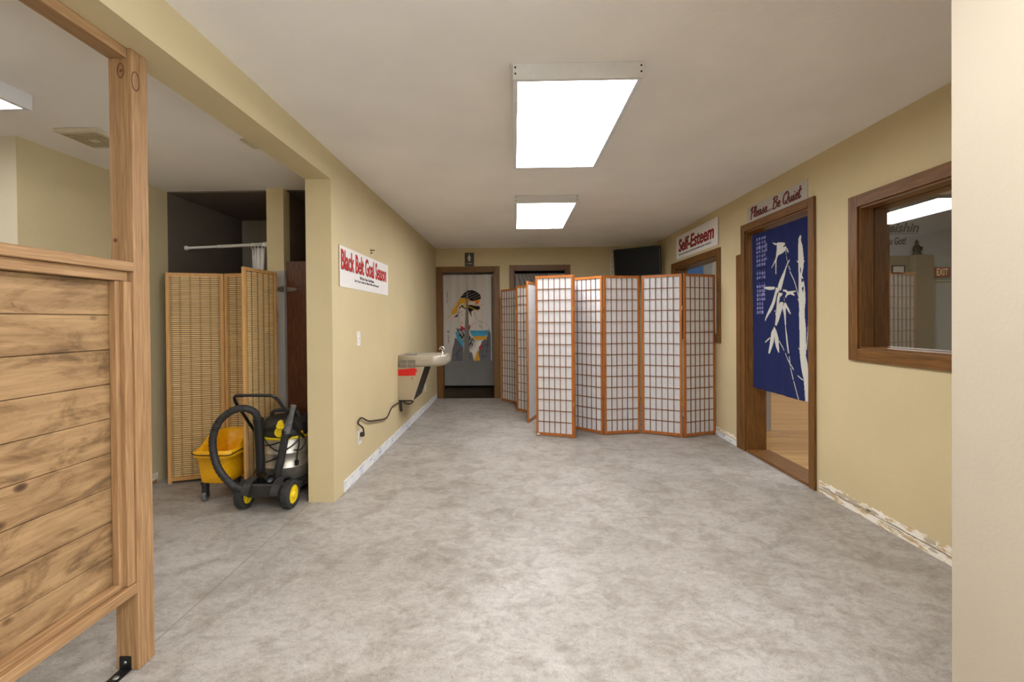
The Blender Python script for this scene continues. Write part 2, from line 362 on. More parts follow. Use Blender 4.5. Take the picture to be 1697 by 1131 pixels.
GP = {"hair":[[[0.279,0.371],[0.342,0.305],[0.402,0.261],[0.476,0.25],[0.55,0.277],[0.609,0.322],[0.626,0.394],[0.564,0.418],[0.475,0.432],[0.393,0.402],[0.341,0.382]],[[0.392,0.543],[0.4,0.484],[0.504,0.507],[0.596,0.515],[0.61,0.559],[0.562,0.581],[0.503,0.576],[0.461,0.603],[0.465,0.706],[0.436,0.617]],[[0.198,0.675],[0.257,0.631],[0.273,0.527],[0.318,0.49],[0.399,0.558],[0.369,0.572],[0.299,0.52],[0.258,0.586],[0.227,0.69],[0.183,0.697]]],"gold":[[[0.229,0.475],[0.282,0.379],[0.356,0.382],[0.43,0.402],[0.445,0.432],[0.37,0.461],[0.311,0.468],[0.266,0.505],[0.213,0.63],[0.153,0.659],[0.131,0.615],[0.192,0.526]],[[0.496,1.411],[0.542,1.241],[0.571,1.248],[0.592,1.412]],[[0.477,1.018],[0.529,1.003],[0.707,1.012],[0.714,1.057],[0.543,1.078]]],"orange":[[[0.519,0.425],[0.608,0.404],[0.578,0.478],[0.533,0.485]]],"skin":[[[0.258,0.549],[0.299,0.524],[0.369,0.58],[0.399,0.617],[0.503,0.603],[0.546,0.737],[0.471,0.795],[0.426,0.842],[0.352,0.869],[0.285,0.824],[0.252,0.734],[0.238,0.653]]],"red":[[[0.285,0.831],[0.352,0.869],[0.449,0.817],[0.433,0.902],[0.352,0.901],[0.285,0.89]],[[0.572,1.152],[0.632,1.108],[0.616,1.226],[0.586,1.226]]],"pattern":[[[0.211,0.875],[0.285,0.883],[0.352,0.906],[0.35,1.106],[0.32,1.098],[0.24,0.949]],[[0.418,0.906],[0.44,1.003],[0.521,1.077],[0.453,1.218],[0.402,1.136]]],"blue":[[[0.195,0.934],[0.24,0.934],[0.335,1.121],[0.327,1.187],[0.224,1.06]],[[0.438,0.914],[0.745,0.909],[0.73,0.975],[0.677,1.022],[0.499,1.018],[0.455,0.981]]],"robe":[[[0.187,1.031],[0.224,1.053],[0.327,1.18],[0.325,1.417],[0.124,1.416],[0.148,1.208],[0.179,1.105]],[[0.632,1.093],[0.707,1.034],[0.752,0.901],[0.781,0.976],[0.778,1.413],[0.6,1.419],[0.571,1.271]],[[0.408,1.27],[0.467,1.27],[0.496,1.419],[0.414,1.418]]],"white":[[[0.558,1.107],[0.632,1.078],[0.617,1.137],[0.557,1.226],[0.514,1.374],[0.46,1.255],[0.527,1.181]]]}
GS = [["gold",[[0.333,0.483],[0.584,0.596]],7],["gold",[[0.341,0.476],[0.616,0.404]],7],["gold",[[0.326,0.498],[0.428,0.639]],8],["gold",[[0.355,0.493],[0.667,0.496]],5],["gold",[[0.146,0.652],[0.066,0.718]],6],["gold",[[0.205,0.652],[0.142,0.744]],5],["gold",[[0.229,0.445],[0.177,0.496],[0.132,0.585]],6],["hair",[[0.217,0.657],[0.262,0.678]],4],["hair",[[0.28,0.623],[0.317,0.598]],4],["hair",[[0.302,0.668],[0.329,0.653]],4],["red",[[0.296,0.79],[0.31,0.79]],9],["hair",[[0.232,0.63],[0.242,0.667]],5],["hair",[[0.503,0.603],[0.546,0.737],[0.65,0.775]],2.5],["hair",[[0.25,0.675],[0.264,0.764],[0.296,0.831]],1.5],["fan",[[0.438,0.914],[0.441,0.869],[0.479,0.818],[0.546,0.781],[0.62,0.77],[0.694,0.797],[0.738,0.857],[0.749,0.931],[0.73,0.983]],2],["hair",[[0.59,0.811],[0.601,0.87]],3],["hair",[[0.62,0.797],[0.625,0.885]],3],["hair",[[0.645,0.856],[0.644,0.893]],3],["hair",[[0.44,0.94],[0.737,0.946]],2],["dark",[[0.184,1.327],[0.26,1.239],[0.319,1.21]],5],["dark",[[0.213,1.402],[0.222,1.268]],4],["dark",[[0.646,1.182],[0.706,1.138],[0.75,1.153]],5],["dark",[[0.63,1.33],[0.704,1.346]],5],["dark",[[0.736,1.035],[0.705,1.272]],4],["hair",[[0.067,0.273],[0.072,0.303]],4],["hair",[[0.06,0.325],[0.082,0.321]],4],["hair",[[0.07,0.34],[0.067,0.365]],4],["hair",[[0.062,0.384],[0.08,0.395]],4],["hair",[[0.071,0.414],[0.064,0.454]],4],["hair",[[0.062,0.926],[0.106,0.923]],4],["hair",[[0.069,0.944],[0.099,0.944]],4],["hair",[[0.084,0.911],[0.083,0.97]],3],["hair",[[0.08,0.993],[0.087,1.015]],4],["hair",[[0.071,1.037],[0.098,1.03]],4],["hair",[[0.086,1.052],[0.082,1.119]],3],["hair",[[0.071,1.082],[0.097,1.089]],3]]
# ------------------------------------------------------------------ the setting
XW = XR+.17         # far face of the right wall
def B(*a, **k): return MB().box(*a, **k)

struct('floor', B(-4.7, 2.28, -3.1, 7.42, -.06, 0), 'floor')
struct('trim_1', B(-1.4315, -1.4285, -3, 3.6, 0, .0006), 'seam')          # the floor seam
struct('floor_hall', B(2.28, 9.1, .9, 8.1, -.06, -.002), 'oak_floor')
struct('floor_back', B(-1.6, 1.3, 7.42, 9.4, -.06, -.002), 'rug')
struct('ceiling', B(-1.445, XW, -3.1, 7.42, H, H+.08), 'ceiling')
struct('ceiling_side', B(-4.7, -1.445, -3.1, 4.8, HL, H+.08), 'ceiling')
struct('ceiling_hall', B(XW, 9.1, .9, 8.1, 3.4, 3.46), 'ceiling')
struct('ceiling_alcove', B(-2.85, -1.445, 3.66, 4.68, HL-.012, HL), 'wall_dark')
struct('ceiling_back', B(-1.6, 1.3, 7.42, 9.4, H, H+.06), 'ceiling')
struct('wall_left', B(-1.445, XL, 3.106, 7.42, 0, H), 'wall')
struct('ceiling_beam', B(-1.445, XL, -3.1, 3.106, 2.253, H), 'wall')
# right wall with two windows and a door
W1 = (4.89, 6.20, 1.076, 1.945); W2 = (1.40, 2.90, 1.062, 1.962); D3 = (3.378, 4.30, 2.082)
m = MB()
for y0, y1, z0, z1 in ((W1[1], 7.42, 0, H), (W1[0], W1[1], 0, W1[2]), (W1[0], W1[1], W1[3], H), (D3[1], W1[0], 0, H),
                       (D3[0], D3[1], D3[2], H), (W2[1], D3[0], 0, H), (W2[0], W2[1], 0, W2[2]), (W2[0], W2[1], W2[3], H), (.70, W2[0], 0, H),
                       (-3.1, .70, 0, .3), (-3.1, .70, 2.25, H), (-3.1, -2.95, .3, 2.25), (-1.2, -1.05, .3, 2.25)):  # last row leaves openings for the two added windows
    m.box(XR, XW, y0, y1, z0, z1)
struct('wall_right', m, 'wall')
# back wall with two doorways
D1 = (-1.17, -.316, 2.066); D2 = (0.0, .848, 2.08)
m = MB()
for x0, x1, z0, z1 in ((-1.445, D1[0], 0, H), (D1[0], D1[1], D1[2], H), (D1[1], D2[0], 0, H), (D2[0], D2[1], D2[2], H), (D2[1], XR, 0, H)):
    m.box(x0, x1, YB, YB+.12, z0, z1)
struct('wall_back', m, 'wall')
# end wall, and unseen windows added beside the viewer to bring in daylight
struct('wall_front', B(-4.7, XW, -3.2, -3.1, 0, H), 'wall')
struct('fill_window_3', B(XR+.08, XR+.086, -2.95, -1.2, .3, 2.25), 'glass')
struct('fill_window_4', B(XR+.08, XR+.086, -1.05, .70, .3, 2.25), 'glass')
struct('wall_near', B(1.0515, XR, .86, 1.10, 0, H), 'wall_cream')
# side area on the left
struct('wall_side', B(-2.95, -2.85, 2.62, 3.66, 0, HL).box(-2.853, -2.85, 2.5365, 2.62, 0, HL), 'wall')
struct('wall_side_return', B(-4.7, -2.853, 2.536, 2.62, 0, HL), 'wall_lit')  # lit look of this wall end is put into its colour
struct('wall_side_outer', B(-4.8, -4.7, -3.1, 2.62, 0, HL), 'wall')
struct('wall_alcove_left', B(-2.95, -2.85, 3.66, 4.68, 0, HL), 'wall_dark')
struct('wall_alcove_back', B(-2.95, -1.992, 4.68, 4.76, 0, HL), 'wall_grey')
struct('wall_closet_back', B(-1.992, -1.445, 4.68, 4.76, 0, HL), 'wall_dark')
struct('wall_stub', B(-1.992, -1.854, 3.6, 3.70, 1.676, HL), 'wall')
struct('wall_stub_base', B(-1.994, -1.852, 3.598, 3.70, 0, 1.676), 'wall_grey')
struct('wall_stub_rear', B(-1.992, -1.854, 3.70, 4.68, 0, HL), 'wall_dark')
# rooms behind the back doors
struct('wall_back_room_left', B(-1.7, -1.6, 7.42, 9.4, 0, H), 'wall')
struct('wall_back_room_right', B(1.3, 1.4, 7.42, 9.4, 0, H), 'wall')
struct('wall_back_room_far', B(-1.7, 1.4, 9.4, 9.5, 0, H), 'wall_grey')
struct('wall_back_room_middle', B(-.2, -.1, 7.42, 9.4, 0, H), 'wall')
# training hall beyond the right wall
struct('wall_hall_far', B(XW, 9.1, 8.0, 8.1, 0, 3.4), 'wall_hall')
struct('wall_hall_right', B(9.0, 9.1, 1, 8.0, 0, 3.4), 'wall_hall')
struct('wall_hall_near', B(XW, 9.1, .9, 1.0, 0, 3.4), 'wall_hall')
struct('wall_hall_upper', B(XR+.001, XW, .9, 8.0, H+.08, 3.4), 'wall_hall')
struct('trim_9', B(7.158, 9.0, 7.93, 8.0, 0, 2.331), 'hall_panel')
struct('trim_2', B(5.6, 7.158, 7.93, 8.0, 0, 2.331), 'hall_beige')               # lower half of the hall wall, a ledge on top
struct('trim_3', B(6.86, 7.158, 7.80, 7.93, 0, 2.328), 'hall_beige')
struct('trim_4', B(7.158, 9.0, 7.90, 7.93, 1.876, 1.896), 'ventdark')
struct('wall_hall_pier', B(2.68, 2.881, 5.1, 5.22, 0, 2.3), 'wall_grey')

# bare plaster strips where the skirting boards were pulled off
def ragged(y0, y1, x, z0, z1, jag, n, sgn, th=.005):
    m = MB(); top = []
    for i in range(n+1): top.append((y0+(y1-y0)*i/n, z1+random.uniform(-jag, jag)))
    poly = [(y0, z0)]+top+[(y1, z0)]
    poly = [poly[0]]+[p for p in poly[1:-1]]+[poly[-1]]
    for i in range(n):      # strips, so the outline may wander
        a, b = top[i], top[i+1]
        vs = []
        for xx in (x, x+sgn*th):
            vs += [(xx, a[0], z0), (xx, b[0], z0), (xx, b[0], b[1]), (xx, a[0], a[1])]
        m.add(vs, [(0,1,2,3), (4,5,6,7), (3,2,6,7), (0,1,5,4), (0,3,7,4), (1,2,6,5)])
    return m
struct('baseboard_left', ragged(3.285, 7.285, XL, 0, .084, .004, 160, 1), 'chip')
struct('baseboard_right', ragged(1.12, 3.29, XR, 0, .086, .010, 110, -1, .003), 'torn')
struct('baseboard_right.001', ragged(4.48, 7.28, XR, 0, .046, .002, 60, -1, .012), 'chip')
struct('trim_5', ragged(4.48, 5.6, XR, .058, .088, .006, 50, -1, .002), 'torn')
m = MB()                                        # torn wallboard paper, crack line of the skirting
for i in range(16):
    y = random.uniform(1.6, 3.25); w = random.uniform(.03, .10); z = random.uniform(.03, .075); h = random.uniform(.006, .018)
    pts = [(y+w*math.cos(a)*random.uniform(.6, 1), z+h*math.sin(a)*random.uniform(.5, 1)) for a in [2*PI*k/9 for k in range(9)]]
    m.prism(pts, frame_mat((0,1,0), (0,0,1), (-1,0,0), (XR-.003, 0, 0)), 0, .0015)
struct('trim_6', m, 'wall_cream')
struct('trim_7', B(XR-.0045, XR-.003, 1.12, 3.28, .046, .0485), 'cord')
struct('baseboard_side', ragged(2.62, 3.52, -2.85, .022, .075, .006, 40, 1), 'torn')
struct('trim_8', B(-2.85, -2.838, 2.6, 3.5, 0, .022), 'fir_y')

# casings
def casing_set(root, plane, u0, u1, v0, v1, w, axis_u, bottom=False, d=.018, wl=None, wr=None):
    """stiles and rails of a door or window casing on a wall plane; opening u0..u1 x v0..v1"""
    wl = wl or w; wr = wr or w
    def bx(a, b, c, e, dd, mat):
        mb = MB(); mb.box(a, b, c, e, 0, dd, mat=plane, ch=.003); struct('casing', mb, mat, root)
    zb = v0-w if bottom else 0
    bx(u0-wl, u0, zb, v1+w, d, 'trim_z'); bx(u1, u1+wr, zb, v1+w, d, 'trim_z')
    bx(u0, u1, v1, v1+w, d, 'trim_'+axis_u)
    if bottom: bx(u0, u1, v0-w, v0, d, 'trim_'+axis_u)
# door_1, door_2: the two doorways in the back wall
for nm, D, wl, wr in (('door_1', D1, .088, .088), ('door_2', D2, .07, .07)):
    r = holder(nm, ((D[0]+D[1])/2, YB, 0))
    casing_set(r, back_wall(0, 0), D[0], D[1], 0, D[2], .075, 'x', wl=wl, wr=wr)
    m = MB(); m.box(D[0], D[0]+.014, YB-.004, YB+.125, 0, D[2]); m.box(D[1]-.014, D[1], YB-.004, YB+.125, 0, D[2]); struct('jamb', m, 'trim_z', r)
    struct('jamb', B(D[0], D[1], YB-.004, YB+.125, D[2]-.014, D[2]), 'trim_x', r)
    struct('threshold', B(D[0]+.014, D[1]-.014, YB-.01, YB+.12, 0, .008), 'ventdark' if nm == 'x' else 'rug', r)
# door_3: the doorway to the hall
r = holder('door_3', (XR, (D3[0]+D3[1])/2, 0))
casing_set(r, right_wall(0, 0), -D3[1], -D3[0], 0, D3[2], .066, 'y', d=.02)
m = MB(); m.box(XR-.004, XW+.005, D3[1]-.016, D3[1], 0, D3[2]); m.box(XR-.004, XW+.005, D3[0], D3[0]+.016, 0, D3[2]); struct('jamb', m, 'trim_z', r)
struct('jamb', B(XR-.004, XW+.005, D3[0], D3[1], D3[2]-.016, D3[2]), 'trim_y', r)
struct('threshold', B(XR-.012, XW+.03, D3[0]+.016, D3[1]-.016, 0, .022, ch=.006), 'trim_y', r)
struct('stop_board', B(XR-.026, XR, D3[1]+.066, D3[1]+.145, 0, 1.878, ch=.003), 'trim_z', r)
# window_1 and window_2 in the right wall
for nm, W in (('window_1', W1), ('window_2', W2)):
    r = holder(nm, (XR, (W[0]+W[1])/2, W[2]))
    casing_set(r, right_wall(0, 0), -W[1], -W[0], W[2], W[3], .076, 'y', True, .02)
    for xa, xb in ((XR-.004, XR+.076), (XR+.081, XW+.003)):
        t = .012 if xa < XR else .016
        m = MB(); m.box(xa, xb, W[1]-t, W[1], W[2], W[3]); m.box(xa, xb, W[0], W[0]+t, W[2], W[3]); struct('jamb', m, 'trim_z', r)
        m = MB(); m.box(xa, xb, W[0]+t, W[1]-t, W[3]-t, W[3]); m.box(xa, xb, W[0]+t, W[1]-t, W[2], W[2]+t); struct('jamb', m, 'trim_y', r)
    g = struct('glass', B(XR+.0765, XR+.0805, W[0]+.010, W[1]-.010, W[2]+.010, W[3]-.010), 'glass', r)

# ------------------------------------------------------------------ ceiling lights
def light(x0, y0, zc, label, name='ceiling_light', lamp='lamp', w=.6, l=1.22, group='fluorescent ceiling lights'):
    t = thing(name, label, 'ceiling light', (x0+w/2, y0+l/2, zc), group)
    x1, y1, d = x0+w, y0+l, .072
    m = MB()
    m.box(x0, x0+.012, y0+.012, y1-.012, zc-d, zc); m.box(x1-.012, x1, y0+.012, y1-.012, zc-d, zc)
    m.box(x0+.012, x1-.012, y0+.012, y1-.012, zc-.012, zc)
    obj('housing', m, 'fixture', t)
    for ya in (y0, y1-.012):
        e = obj('end_plate', B(x0, x1, ya, ya+.012, zc-d, zc, ch=.002), 'fixture', t)
        for sx in (x0+.012, x1-.012):
            for dz in (.018, .046):
                yy = ya-.002 if ya == y0 else ya+.012
                obj('screw', MB().lathe([(.0045, 0), (.0045, .002)], frame_mat((1,0,0), (0,0,-1), (0,1,0), (sx, yy, zc-dz)), 10), 'black', e)
    m = MB()
    m.box(x0+.012, x0+.024, y0+.012, y1-.012, zc-d, zc-d+.006); m.box(x1-.024, x1-.012, y0+.012, y1-.012, zc-d, zc-d+.006)
    m.box(x0+.024, x1-.024, y0+.012, y0+.024, zc-d, zc-d+.006); m.box(x0+.024, x1-.024, y1-.024, y1-.012, zc-d, zc-d+.006)
    obj('lens_frame', m, 'fixture', t)
    obj('diffuser', B(x0+.024, x1-.024, y0+.024, y1-.024, zc-d+.004, zc-d+.008), lamp, t)
    return t
light(.003, 2.073, H, 'large bright rectangular ceiling light nearest the viewer')
light(.016, 4.25, H, 'smaller looking bright ceiling light farther down the room towards the back wall')
light(-2.875, .88, HL, 'bright ceiling light over the left side area, cut by the photo edge', lamp='lamp_side')
light(.0, -.25, H, 'added ceiling light overhead, out of frame, brightening the near part of the room')  # unseen fixture added to brighten the corridor
light(.0, -2.3, H, 'added ceiling light at the near end of the room, out of frame, for more brightness')  # second added fixture out of view, for more light
light(4.6, 5.2, 3.4, 'ceiling light in the hall beyond the right wall', lamp='lamp_hall', group='hall ceiling lights')
light(4.6, 2.2, 3.4, 'ceiling light in the hall facing the doorway', lamp='lamp_hall', group='hall ceiling lights')

# ceiling vent and register on the left
t = thing('ceiling_vent', 'square beige plastic exhaust vent on the left ceiling behind the lumber post', 'vent', (-2.41, 2.55, HL))
obj('cover', B(-2.537, -2.292, 2.44, 2.685, HL-.022, HL, ch=.006), 'vent', t)
m = MB()
for k in range(11): m.box(-2.515, -2.315, 2.468+k*.017, 2.476+k*.017, HL-.027, HL-.02)
obj('grille', m, 'ventdark', t)
obj('center_cap', B(-2.435, -2.395, 2.54, 2.58, HL-.030, HL-.02, ch=.002), 'vent', t)
tag(obj('ceiling_register', B(-1.608, -1.46, 2.627, 2.77, HL-.008, HL, ch=.002), 'vent'), 'small pale ceiling register on the left ceiling partly hidden by the tan beam', 'vent')

# ------------------------------------------------------------------ lumber partition at the left
t = thing('wooden_partition', 'unfinished lumber partition with knotty boards between posts under the beam at the left', 'partition', (-1.41, .95, 0))
post = MB(); post.box(-1.456, -1.372, 1.600, 1.637, 0, 2.253, ch=.003); 
obj('post', post, 'fir_z', t)
obj('post', B(-1.456, -1.372, 1.6375, 1.672, 0, 2.253, ch=.003), 'fir_z', t)
obj('post', B(-1.456, -1.372, .28, .355, 0, 2.215, ch=.003), 'fir_z', t)
obj('header', B(-1.456, -1.386, .28, 1.599, 2.216, 2.2525, ch=.003), 'fir_y', t)
obj('top_cap', B(-1.458, -1.370, .356, 1.599, 1.447, 1.481, ch=.003), 'fir_y', t)
obj('top_rail', B(-1.445, -1.388, .356, 1.592, 1.412, 1.4465, ch=.003), 'fir_y', t)
obj('stile', B(-1.419, -1.379, 1.566, 1.599, .321, 1.411, ch=.003), 'fir_z', t)
obj('stile', B(-1.4195, -1.3945, 1.548, 1.5655, .321, 1.411, ch=.002), 'fir_z', t)
obj('bottom_rail', B(-1.456, -1.371, .356, 1.599, .284, .320, ch=.003), 'fir_y', t)
obj('cleat', B(-1.419, -1.386, .356, 1.547, .3205, .343, ch=.005), 'fir_y', t)
m = MB()
for k in range(9):
    z0 = .3215+k*.1212
    m.box(-1.438, -1.421, .356, 1.5655, z0, z0+.1195, ch=.0028)
m.box(-1.443, -1.438, .356, 1.5655, .3215, 1.411)
bd = obj('board_panel', m, 'fir_board', t, 'wide knotty tongue and groove boards')
m = MB(); m.box(-1.441, -1.400, 1.595, 1.5995, 0.0, .050); m.box(-1.441, -1.400, 1.52, 1.5995, 0, .0045)
br = obj('angle_bracket', m, 'black', t, 'black steel angle bracket at the foot')
obj('screw', MB().lathe([(.006, 0), (.004, .003)], frame_mat((1,0,0), (0,0,1), (0,-1,0), (-1.42, 1.595, .030)), 12), 'zinc', br)
obj('screw', MB().lathe([(.010, 0), (.008, .002)], frame_mat((1,0,0), (0,1,0), (0,0,1), (-1.42, 1.557, .0045)), 12), 'zinc', br)
# dark rings round the knots at the top of the post
m = MB()
for (u, v, a, b, face) in ((-1.404, 2.165, .010, .024, 'f'),):
    ring = [(-1.4095+.011*math.cos(k*PI/12)*1.0, 1.5992, 2.172+.026*math.sin(k*PI/12)) for k in range(25)]
    m.tube(ring, .0022, 6)
m.tube([(-1.3712, 1.618+.016*math.cos(k*PI/12), 2.142+.034*math.sin(k*PI/12)) for k in range(25)], .0014, 6)
m.lathe([(.006, 0), (.004, .001)], frame_mat((1,0,0), (0,0,1), (0,-1,0), (-1.409, 1.5995, 2.172)), 10)
m.lathe([(.008, 0), (.004, .001)], frame_mat((1,0,0), (0,0,1), (0,-1,0), (-1.437, 1.5995, 1.562)), 10)
obj('knot', m, 'darkwood', t)

# ------------------------------------------------------------------ folding screens
SH_W, SH_H, ST = .425, 1.742, .024
def shoji_meshes(w):
    h = SH_H; m = MB(); th = .009
    m.box(0, ST, -th, th, 0, h, ch=.002); m.box(w-ST, w, -th, th, 0, h, ch=.002)
    m.box(ST, w-ST, -th, th, h-.026, h); m.box(ST, w-ST, -th, th, .012, .040)
    fr = m.mesh('panel')
    m = MB(); a, b, c, d = ST, w-ST, .040, h-.026
    for k in range(1, 6): x = a+(b-a)*k/6; m.box(x-.0038, x+.0038, -.006, .0, c, d)
    for k in range(1, 14): z = c+(d-c)*k/14; m.box(a, b, -.0065, .0005, z-.0038, z+.0038)
    la = m.mesh('lattice')
    pa = MB().box(a, b, .0012, .0024, c, d).mesh('paper')
    return fr, la, pa
def hinge_mb(mat, z):
    return MB().box(-.012, .012, -.0105, -.0088, z-.022, z+.022, mat=mat).lathe([(.004, -.022), (.004, .022)], mat @ Matrix.Translation((0, -.0115, z)), 8)
def shoji_screen(name, label, pts, w, skip_hinge=()):
    cx = sum(p[0] for p in pts)/len(pts); cy = sum(p[1] for p in pts)/len(pts)
    t = thing(name, label, 'folding screen', (cx, cy, 0), None)
    fr, la, pa = shoji_meshes(w)
    for i in range(len(pts)-1):
        a, b = Vector((*pts[i], 0)), Vector((*pts[i+1], 0))
        u = (b-a).normalized(); L = (b-a).length
        o = bpy.data.objects.new('panel', fr); C.objects.link(o); fr.materials.clear() if not fr.materials else None
        if not fr.materials: fr.materials.append(MAT['honey_z'])
        o.parent = t; p0 = a+u*((L-w)/2)
        o.matrix_local = Matrix.Translation(Vector((p0.x-cx, p0.y-cy, 0))) @ Matrix.Rotation(math.atan2(u.y, u.x), 4, 'Z')
        for me, nm, mt in ((la, 'lattice', 'lattice'), (pa, 'paper', 'paper')):
            if not me.materials: me.materials.append(MAT[mt])
            c = bpy.data.objects.new(nm, me); C.objects.link(c); c.parent = o
        if i < len(pts)-2:
            for z in (1.38, .36):
                hm = MB().box(w-.006, w+.006, -.0112, .0095, z-.022, z+.022).mesh('hinge'); hm.materials.append(MAT['brass'])
                hh = bpy.data.objects.new('hinge', hm); C.objects.link(hh); hh.parent = o
    return t
PB = [(.228, 4.918), (.640, 4.787), (.655, 5.213), (.972, 4.917), (1.392, 4.998), (1.800, 4.800), (2.187, 4.945)]
sb = shoji_screen('folding_screen', 'large six panel shoji screen with orange brown frame across the right of the room', PB, .4145)
PA = [(-.198, 7.085), (.055, 6.72), (.036, 6.27), (.31, 5.92), (.160, 5.498)]
sa = shoji_screen('folding_screen', 'shoji screen folded close in a zigzag, standing between the doorways and the larger screen', PA, .436)
# small white ties near the screen feet
ORG[sb.name] = Vector(sb.location); ORG[sa.name] = Vector(sa.location)
m = MB(); m.box(.243, .262, 4.898, 4.904, .012, .03); m.tube([(.25, 4.897, .022), (.262, 4.888, .034), (.274, 4.890, .020), (.255, 4.892, .012)], .003, 8)
obj('white_tie', m, 'white', sb, 'small white tie knotted at the foot')
obj('white_tag', B(.028, .046, 6.722, 6.728, .06, .13), 'white', sa, 'small white tag near the foot')

def bamboo_screen(label, pts, h):
    cx = sum(p[0] for p in pts)/len(pts); cy = sum(p[1] for p in pts)/len(pts)
    t = thing('folding_screen', label, 'folding screen', (cx, cy, 0)); ORG[t.name] = Vector((cx, cy, 0))
    for i in range(len(pts)-1):
        a, b = Vector((*pts[i], 0)), Vector((*pts[i+1], 0)); u = (b-a).normalized(); w = (b-a).length-.008
        st = .026; th = .010
        m = MB(); m.box(0, st, -th, th, 0, h, ch=.002); m.box(w-st, w, -th, th, 0, h, ch=.002)
        m.box(st, w-st, -th, th, h-.024, h); m.box(st, w-st, -th, th, .02, .05)
        me = m.mesh('panel'); me.materials.append(MAT['pale_z'])
        o = bpy.data.objects.new('panel', me); C.objects.link(o); o.parent = t
        p0 = a+u*.004
        o.matrix_local = Matrix.Translation(Vector((p0.x-cx, p0.y-cy, 0))) @ Matrix.Rotation(math.atan2(u.y, u.x), 4, 'Z')
        m = MB(); z = .052
        while z < h-.03:
            hh = random.uniform(.0105, .0132)
            m.box(st-.002, w-st+.002, -.0022+random.uniform(-.0006, .0006), .0012, z, z+hh); z += hh+.0042
        me = m.mesh('bamboo_weave'); me.materials.append(MAT['bamboo'])
        c = bpy.data.objects.new('bamboo_weave', me); C.objects.link(c); c.parent = o
        m = MB()
        xs = [st+.010]+[st+(w-2*st)*k/5 for k in range(1, 5)]+[w-st-.010]
        for x in xs:
            for dx in (-.004, .004): m.box(x+dx-.0011, x+dx+.0011, -.0036, .0026, .05, h-.024)
        me = m.mesh('binding_thread'); me.materials.append(MAT['thread'])
        c = bpy.data.objects.new('binding_thread', me); C.objects.link(c); c.parent = o
        if i < len(pts)-2:
            for z in (1.33, .33):
                hm = MB().box(w-.004, w+.012, -.0125, .0105, z-.02, z+.02).mesh('hinge'); hm.materials.append(MAT['brass'])
                hh = bpy.data.objects.new('hinge', hm); C.objects.link(hh); hh.parent = o
    return t
bamboo_screen('three panel bamboo slat screen with pale wood frame behind the yellow bucket', [(-2.722, 3.462), (-2.338, 3.592), (-1.885, 3.535), (-1.912, 3.135)], 1.656)
# ------------------------------------------------------------------ signs
def sign_board(name, label, cat, plane, w, h, mat, th=.002, curl=0.0):
    m = MB(); n = 60
    grid_f = [[plane @ Vector((w*i/n, h*j/3, th+.0015+curl*abs(2*i/n-1)**40)) for j in range(4)] for i in range(n+1)]
    grid_b = [[plane @ Vector((w*i/n, h*j/3, curl*abs(2*i/n-1)**40)) for j in range(4)] for i in range(n+1)]
    m.sheet(grid_f, False); m.sheet(grid_b, False)
    for gf, gb in ((grid_f[0], grid_b[0]), (grid_f[-1], grid_b[-1])):
        m.sheet([gf, gb], False)
    m.sheet([[r[0] for r in grid_f], [r[0] for r in grid_b]], False); m.sheet([[r[-1] for r in grid_f], [r[-1] for r in grid_b]], False)
    return tag(obj(name, m, mat), label, cat)
def sub(plane, x, y, z): return plane @ Matrix.Translation((x, y, z))

pl = left_wall(3.229, 1.520)
s = sign_board('banner', 'white paper banner reading Black Belt Goal Season in red on the left wall', 'sign', pl, 1.242, .302, 'sign_white', curl=.006)
obj('letter_shadow', text_mb('Black Belt Goal Season', sub(pl, .040, .125, .0045), 1.160, .150, .0008, .020), 'ink', s)
obj('lettering', text_mb('Black Belt Goal Season', sub(pl, .034, .129, .0055), 1.160, .150, .0010, .010), 'sign_red', s, 'red headline lettering')
obj('lettering', text_mb('Fill Out Your Goal Sheet', sub(pl, .440, .086, .0040), .37, .024, .001, .012), 'ink', s, 'small black lettering')
obj('lettering', text_mb('Set Your Goals to Black Belt and Beyond', sub(pl, .318, .052, .0040), .63, .025, .001, .012), 'ink', s, 'small black lettering')

pl = right_wall(6.085, 2.060)
s = sign_board('banner', 'white paper banner reading Self-Esteem in crimson above the hall window', 'sign', pl, 1.226, .300, 'sign_white', curl=.008)
obj('letter_shadow', text_mb('Self-Esteem', sub(pl, .066, .085, .0045), 1.05, .165, .0008, .022, .12), 'ink', s)
obj('lettering', text_mb('Self-Esteem', sub(pl, .060, .089, .0055), 1.05, .165, .0010, .012, .12), 'sign_crimson', s, 'crimson headline lettering')
obj('lettering', text_mb('No one can make you feel bad without your consent!', sub(pl, .060, .036, .0040), .98, .028, .001, .012, .2), 'ink', s, 'small black slanted lettering')

